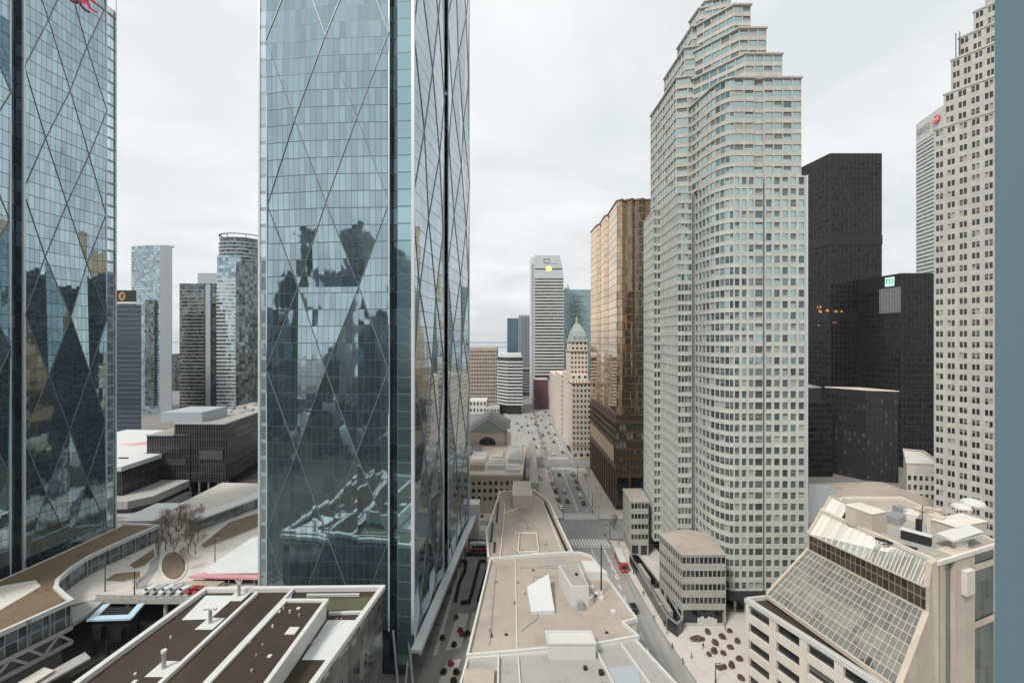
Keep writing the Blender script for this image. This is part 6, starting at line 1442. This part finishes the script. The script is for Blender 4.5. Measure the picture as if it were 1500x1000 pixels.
bed = [(674, 924, 'red'), (677, 930, 'red'), (660, 973, 'red'), (684.6, 929, 'hedge'), (665, 945, 'hedge'), (668, 905, 'shrub'), (648, 935, 'hedge'), (697, 768, 'shrub'), (716, 770, 'hedge'), (706, 757, 'shrub'), (650, 985, 'hedge'), (668, 985, 'hedge'), (664, 998, 'hedge')]
M['flower'] = plain('red_blossom', (.33, .06, .06), .8, 0, .3, 2, False)
labs = ['red flowering bush at the left of the pale forecourt bed', 'red flowering bush at the right of the pale forecourt bed', 'red flowering bush in the lowest forecourt bed', 'dark bush at the foot of the curved block wall', 'dark bush at the lower end of the pale forecourt bed', 'brown bush at the upper end of the pale forecourt bed', 'dark bush on the dark forecourt beside the canopy', 'brown bush in the pale strip behind the side street', 'dark bush in the pale strip behind the side street', 'brown bush nearest the station wall', 'dark bush at the bottom edge beside the canopy end', 'dark bush at the bottom edge in the lowest bed', 'dark bush at the very bottom of the lowest bed']
for k, (px, py, mt) in enumerate(bed):
    p = gp(px, py, .2); t = thing('bush', labs[k], 'bush', (p.x, p.y, .2), 'forecourt bushes'); f = MB(); q = random.Random(k+50); leaf_clump(f, (p.x, p.y, .35), .8, .8, .9, 160, q); f.build('leaves', 'flower' if mt == 'red' else mt, t)
    f = MB(); f.tube((p.x, p.y, .2), (p.x, p.y, .8), .08, .05, 6); f.build('stem', 'bark', t)

def lamp(x, y, z, h, label, arm=True):
    t = thing('lamp_post', label, 'lamp post', (x, y, z)); f = MB(); f.tube((x, y, z), (x, y, z+h), .16, .09, 8); f.build('pole', 'dark_metal', t)
    if arm:
        f = MB(); f.bar((x, y, z+h), (x+1.2, y-.3, z+h+.1), .1); f.build('arm', 'dark_metal', t); f = MB(); f.box(x+.9, x+1.5, y-.5, y-.2, z+h-.02, z+h+.12); f.build('lamp_head', 'grey_metal', t)
for (px, py, z, h, lab) in ((315, 832, ZP, 10, 'tall lamp post in front of the white hall roof'), (154, 866, ZP, 8, 'lamp post beside the curved glass wall of the walkway building'), (197, 872, ZP, 7, 'lamp post by the small reddish tree behind the park beam'), (1048, 1000, .14, 5, 'lamp post at the bottom edge of the plaza'), (868, 742, .14, 7, 'lamp post on the pavement below the gold tower arcade'), (928, 840, .14, 7, 'lamp post on the pavement by the far end of the glass screen'), (846, 700, .14, 7, 'lamp post at the right kerb by the delivery van')):
    p = gp(px, py, z); lamp(p.x, p.y, z, h, lab)
t = thing('street_lamp', 'slim grey street lamp in the row along the main street kerbs', 'lamp post', (24.9, 214, .14), 'street lamps along the kerbs', 0, True)
f = MB(); f.tube((0, 0, 0), (0, 0, 8.5), .13, .08, 6); f.build('pole', 'grey_metal', t); f = MB(); f.bar((0, 0, 8.4), (1.9, 0, 8.7), .1); f.build('arm', 'grey_metal', t); f = MB(); f.box(1.5, 2.3, -.15, .15, 8.66, 8.8); f.build('lamp_head', 'lampglass', t)
for k, (x, y, a) in enumerate([(25.1, 214+k*19, 0) for k in range(1, 4)]+[(40.9, 208+k*18, 3.14) for k in range(4)]+[(25.3, 312+k*28, 0) for k in range(7)]+[(50.8, 318+k*30, 3.14) for k in range(6)]+[(42.4, 168, 3.14), (44.6, 122, 3.14)]):
    o = copy_tree(t); o.location = (x, y, .14); o.rotation_euler = (0, 0, a)
def signal(x, y, a, label):
    t = thing('traffic_signal', label, 'traffic light', (x, y, .14), 'traffic signals at the crossings', a, True)
    f = MB(); f.tube((0, 0, 0), (0, 0, 5.6), .11, .09, 6); f.build('pole', 'dark_metal', t); f = MB(); f.bar((0, 0, 5.4), (3.2, 0, 5.6), .1); f.build('arm', 'dark_metal', t)
    f = MB(); f.box(2.9, 3.4, -.2, .2, 4.9, 6.1); f.build('signal_head', 'sign_gold', t)
signal(41.9, 181, 3.14, 'traffic signal at the near crossing beside the smaller stone wing'); signal(24.2, 200.6, 0, 'traffic signal at the far left corner of the near junction'); signal(41.2, 200.8, 3.14, 'traffic signal at the gold tower corner of the near junction'); signal(25, 301, 0, 'traffic signal at the station corner of the far junction')
for k, (px, py, lab, ct) in enumerate(((886, 786, 'person in a dark coat on the pavement corner by the near crossing', 'coat'), (893, 783, 'person in a tan coat on the pavement corner by the near crossing', 'coat_tan'), (868, 752, 'person in a red coat on the gold tower corner of the junction', 'coat_red'), (880, 728, 'person in a dark coat walking below the gold tower arcade', 'coat'), (873, 716, 'person in a tan coat walking below the gold tower arcade', 'coat_tan'), (1030, 950, 'person in a dark coat standing beside the long planter on the plaza', 'coat'), (985, 950, 'person in a dark coat near the kerb at the lower plaza edge', 'coat'), (1000, 972, 'person in a tan coat walking on the lower plaza', 'coat_tan'), (1062, 921, 'person in a dark coat near the wing shopfront and the planters', 'coat'), (938, 846, 'person in a tan coat on the pavement beside the middle of the glass screen', 'coat_tan'))):
    person(px, py, lab, 20+k, k*1.3, coat=ct)
t = thing('roof_mast', 'tall thin dark mast on the street edge of the curved roof', 'mast', (21.3, 101, 24.4)); f = MB(); f.tube((21.3, 101, 24.4), (21.3, 101, 36.2), .22, .12, 8); f.build('pole', 'dark_metal', t); f = MB(); f.tube((21.3, 101, 24.4), (21.3, 101, 25.2), .5, .4, 8); f.build('foot', 'white', t)

# ------------------------------------------------------------------ our own window jamb
t = thing('window_jamb', 'smooth blue grey window jamb filling the right edge of the photo', 'window frame', (1.16, 1.0, 70))
f = MB(); f.prism([(1.1403, 1.0), (1.75, .985), (1.85, 1.12), (1.30, 1.13)], 70, 100); f.build('jamb', 'jamb', t)
f = MB(); f.box(1.70, 1.72, .95, .984, 70, 100); f.build('gasket', 'rubber', t)

# ------------------------------------------------------------------ towers behind the viewpoint that the glass mirrors
for k, (x, y, w_, d_, h, mt, lab) in enumerate(((-150, -150, 17, 30, 158, 'condo_dark', 'dark slab tower mirrored near the right edge of the central glass front'), (-205, -180, 20, 20, 146, 'navy_far', 'navy tower mirrored in the middle of the central glass front'), (-243, -120, 22, 24, 150, 'condo_dark', 'dark twin tower mirrored at the left of the central glass front'), (-196, -120, 20, 22, 66, 'condo_dark', 'dark block mirrored low in the central glass front'), (-262, -220, 30, 30, 118, 'blue_far', 'blue tower mirrored at the left below the dark twin'), (-110, -90, 40, 20, 46, 'navy_far', 'navy block mirrored low at the right of the central glass front'), (60, -70, 40, 30, 150, 'condo_glass', 'pale condominium mirrored in the stepped tower windows'), (130, -20, 30, 30, 120, 'condo_dark', 'dark condominium mirrored in the atrium glass'))):
    t = thing('mirrored_tower', lab, 'tower', (x, y, 0)); f = MB(); f.box(x-w_/2, x+w_/2, y-d_/2, y+d_/2, 0, h); f.build('curtain_wall', mt, t)
    f = MB(); rings(f, [(x-w_/2, y-d_/2), (x+w_/2, y-d_/2), (x+w_/2, y+d_/2), (x-w_/2, y+d_/2)], 5, 3.6, int((h-8)/3.6), .7, .5); f.build('floor_slabs', 'concrete_dk', t)
    f = MB(); f.box(x-w_/4, x+w_/4, y-d_/4, y+d_/4, h, h+6); f.build('roof_plant', 'dark_metal', t)
m = MB(); m.face([(-900, -900, .03), (-24, -900, .03), (-24, 36, .03), (-60, 60, .03), (-160.5, 60, .03), (-160.5, 120, .03), (-900, 120, .03)]); struct('dark_ground_sheet', m, 'ballast')  # unseen dark sheet, added to darken the lower reflections in the glass
t = thing('mirrored_tower', 'unseen dark tower added behind the central glass tower to darken the left glass tower', 'tower', (-58, 222, 0)); f = MB(); f.box(-76, -44, 205, 238, 0, 122); f.build('curtain_wall', 'navy_far', t)  # unseen block, added so the left tower mirrors something dark
f = MB(); rings(f, [(-76, 205), (-44, 205), (-44, 238), (-76, 238)], 8, 4, 28, .5, .8); f.build('floor_slabs', 'dark_metal', t)
m = MB(); q = random.Random(9)
for i in range(140):
    x = q.uniform(-420, 120); y = q.uniform(-420, -40)
    if abs(x) < 40 and y > -60: continue
    m.box(x, x+q.uniform(10, 28), y, y+q.uniform(10, 24), 0, q.choice([6, 9, 14, 20, 26, 34]), q.randrange(4))
m.build('low_city', ['concrete_dk', 'navy_far', 'condo_dark', 'white_roof'], kind='stuff')

m = MB(); m.box(-15000, 15000, -4000, 16500, -3.5, 306)
hz = bpy.data.materials.new('air'); hz.use_nodes = True; hz.node_tree.nodes.clear()
ho = hz.node_tree.nodes.new('ShaderNodeOutputMaterial'); hv = hz.node_tree.nodes.new('ShaderNodeVolumePrincipled'); hv.inputs['Color'].default_value = (.95, .97, 1, 1); hv.inputs['Density'].default_value = .000065; hv.inputs['Anisotropy'].default_value = .2
hz.node_tree.links.new(hv.outputs[0], ho.inputs['Volume']); m.build('haze', hz, kind='stuff')
# ------------------------------------------------------------------ sky, sun, camera
sc = bpy.context.scene
wd = bpy.data.worlds.new('World'); sc.world = wd; wd.use_nodes = True; nt = wd.node_tree; nt.nodes.clear()
out = nt.nodes.new('ShaderNodeOutputWorld'); bg = nt.nodes.new('ShaderNodeBackground'); bg.inputs[1].default_value = .115; nt.links.new(bg.outputs[0], out.inputs[0])
sky = nt.nodes.new('ShaderNodeTexSky'); sky.sky_type = 'NISHITA'; sky.sun_disc = False; sky.sun_elevation = math.radians(48); sky.sun_rotation = math.radians(-50); sky.dust_density = 3
tc = nt.nodes.new('ShaderNodeTexCoord'); sx = nt.nodes.new('ShaderNodeSeparateXYZ'); nt.links.new(tc.outputs['Generated'], sx.inputs[0])
def wm(op, a, b_):
    x = nt.nodes.new('ShaderNodeMath'); x.operation = op
    for i, v in ((0, a), (1, b_)):
        if isinstance(v, bpy.types.NodeSocket): nt.links.new(v, x.inputs[i])
        else: x.inputs[i].default_value = v
    return x.outputs[0]
zz = wm('ADD', wm('MAXIMUM', sx.outputs[2], 0.0), .22)
cb = nt.nodes.new('ShaderNodeCombineXYZ'); nt.links.new(wm('DIVIDE', sx.outputs[0], zz), cb.inputs[0]); nt.links.new(wm('DIVIDE', sx.outputs[1], zz), cb.inputs[1])
nz = nt.nodes.new('ShaderNodeTexNoise'); nz.inputs['Scale'].default_value = 1.5; nz.inputs['Detail'].default_value = 6; nz.inputs['Roughness'].default_value = .5; nz.inputs['Distortion'].default_value = .35; nt.links.new(cb.outputs[0], nz.inputs['Vector'])
rp = nt.nodes.new('ShaderNodeValToRGB'); nt.links.new(nz.outputs[0], rp.inputs[0]); e_ = rp.color_ramp.elements
e_[0].position = .38; e_[0].color = (.625, .655, .67, 1); e_[1].position = .60; e_[1].color = (.765, .782, .785, 1)
sc10 = nt.nodes.new('ShaderNodeVectorMath'); sc10.operation = 'SCALE'; sc10.inputs['Scale'].default_value = 10.0; nt.links.new(rp.outputs[0], sc10.inputs[0])
mx = nt.nodes.new('ShaderNodeMix'); mx.data_type = 'RGBA'; mx.inputs[0].default_value = .96; nt.links.new(sky.outputs[0], mx.inputs[6]); nt.links.new(sc10.outputs[0], mx.inputs[7]); nt.links.new(mx.outputs[2], bg.inputs[0])
sun = bpy.data.lights.new('sun', 'SUN'); sun.energy = 2.8; sun.angle = math.radians(12); sun.color = (1, .955, .89)
so = bpy.data.objects.new('sun', sun); C.objects.link(so); dv = Vector((-.45, -.5, .8)).normalized(); so.rotation_euler = (dv).to_track_quat('Z', 'Y').to_euler(); so.location = (0, 0, 400)
cam = bpy.data.cameras.new('camera'); co = bpy.data.objects.new('camera', cam); C.objects.link(co); sc.camera = co
co.location = (0, 0, H); co.rotation_euler = (math.pi/2, 0, 0); cam.sensor_fit = 'HORIZONTAL'; cam.sensor_width = 36; cam.lens = 36*F/1500
cam.shift_y = -(500-HY)/1500; cam.clip_start = .1; cam.clip_end = 30000
vs = sc.view_settings; vs.view_transform = 'Standard'; vs.look = 'None'; vs.gamma = 1; vs.exposure = .15
sc.cycles.max_bounces = 8; sc.cycles.glossy_bounces = 5; sc.cycles.diffuse_bounces = 3
for o in list(sc.objects):
    if 'local' in o: del o['local']
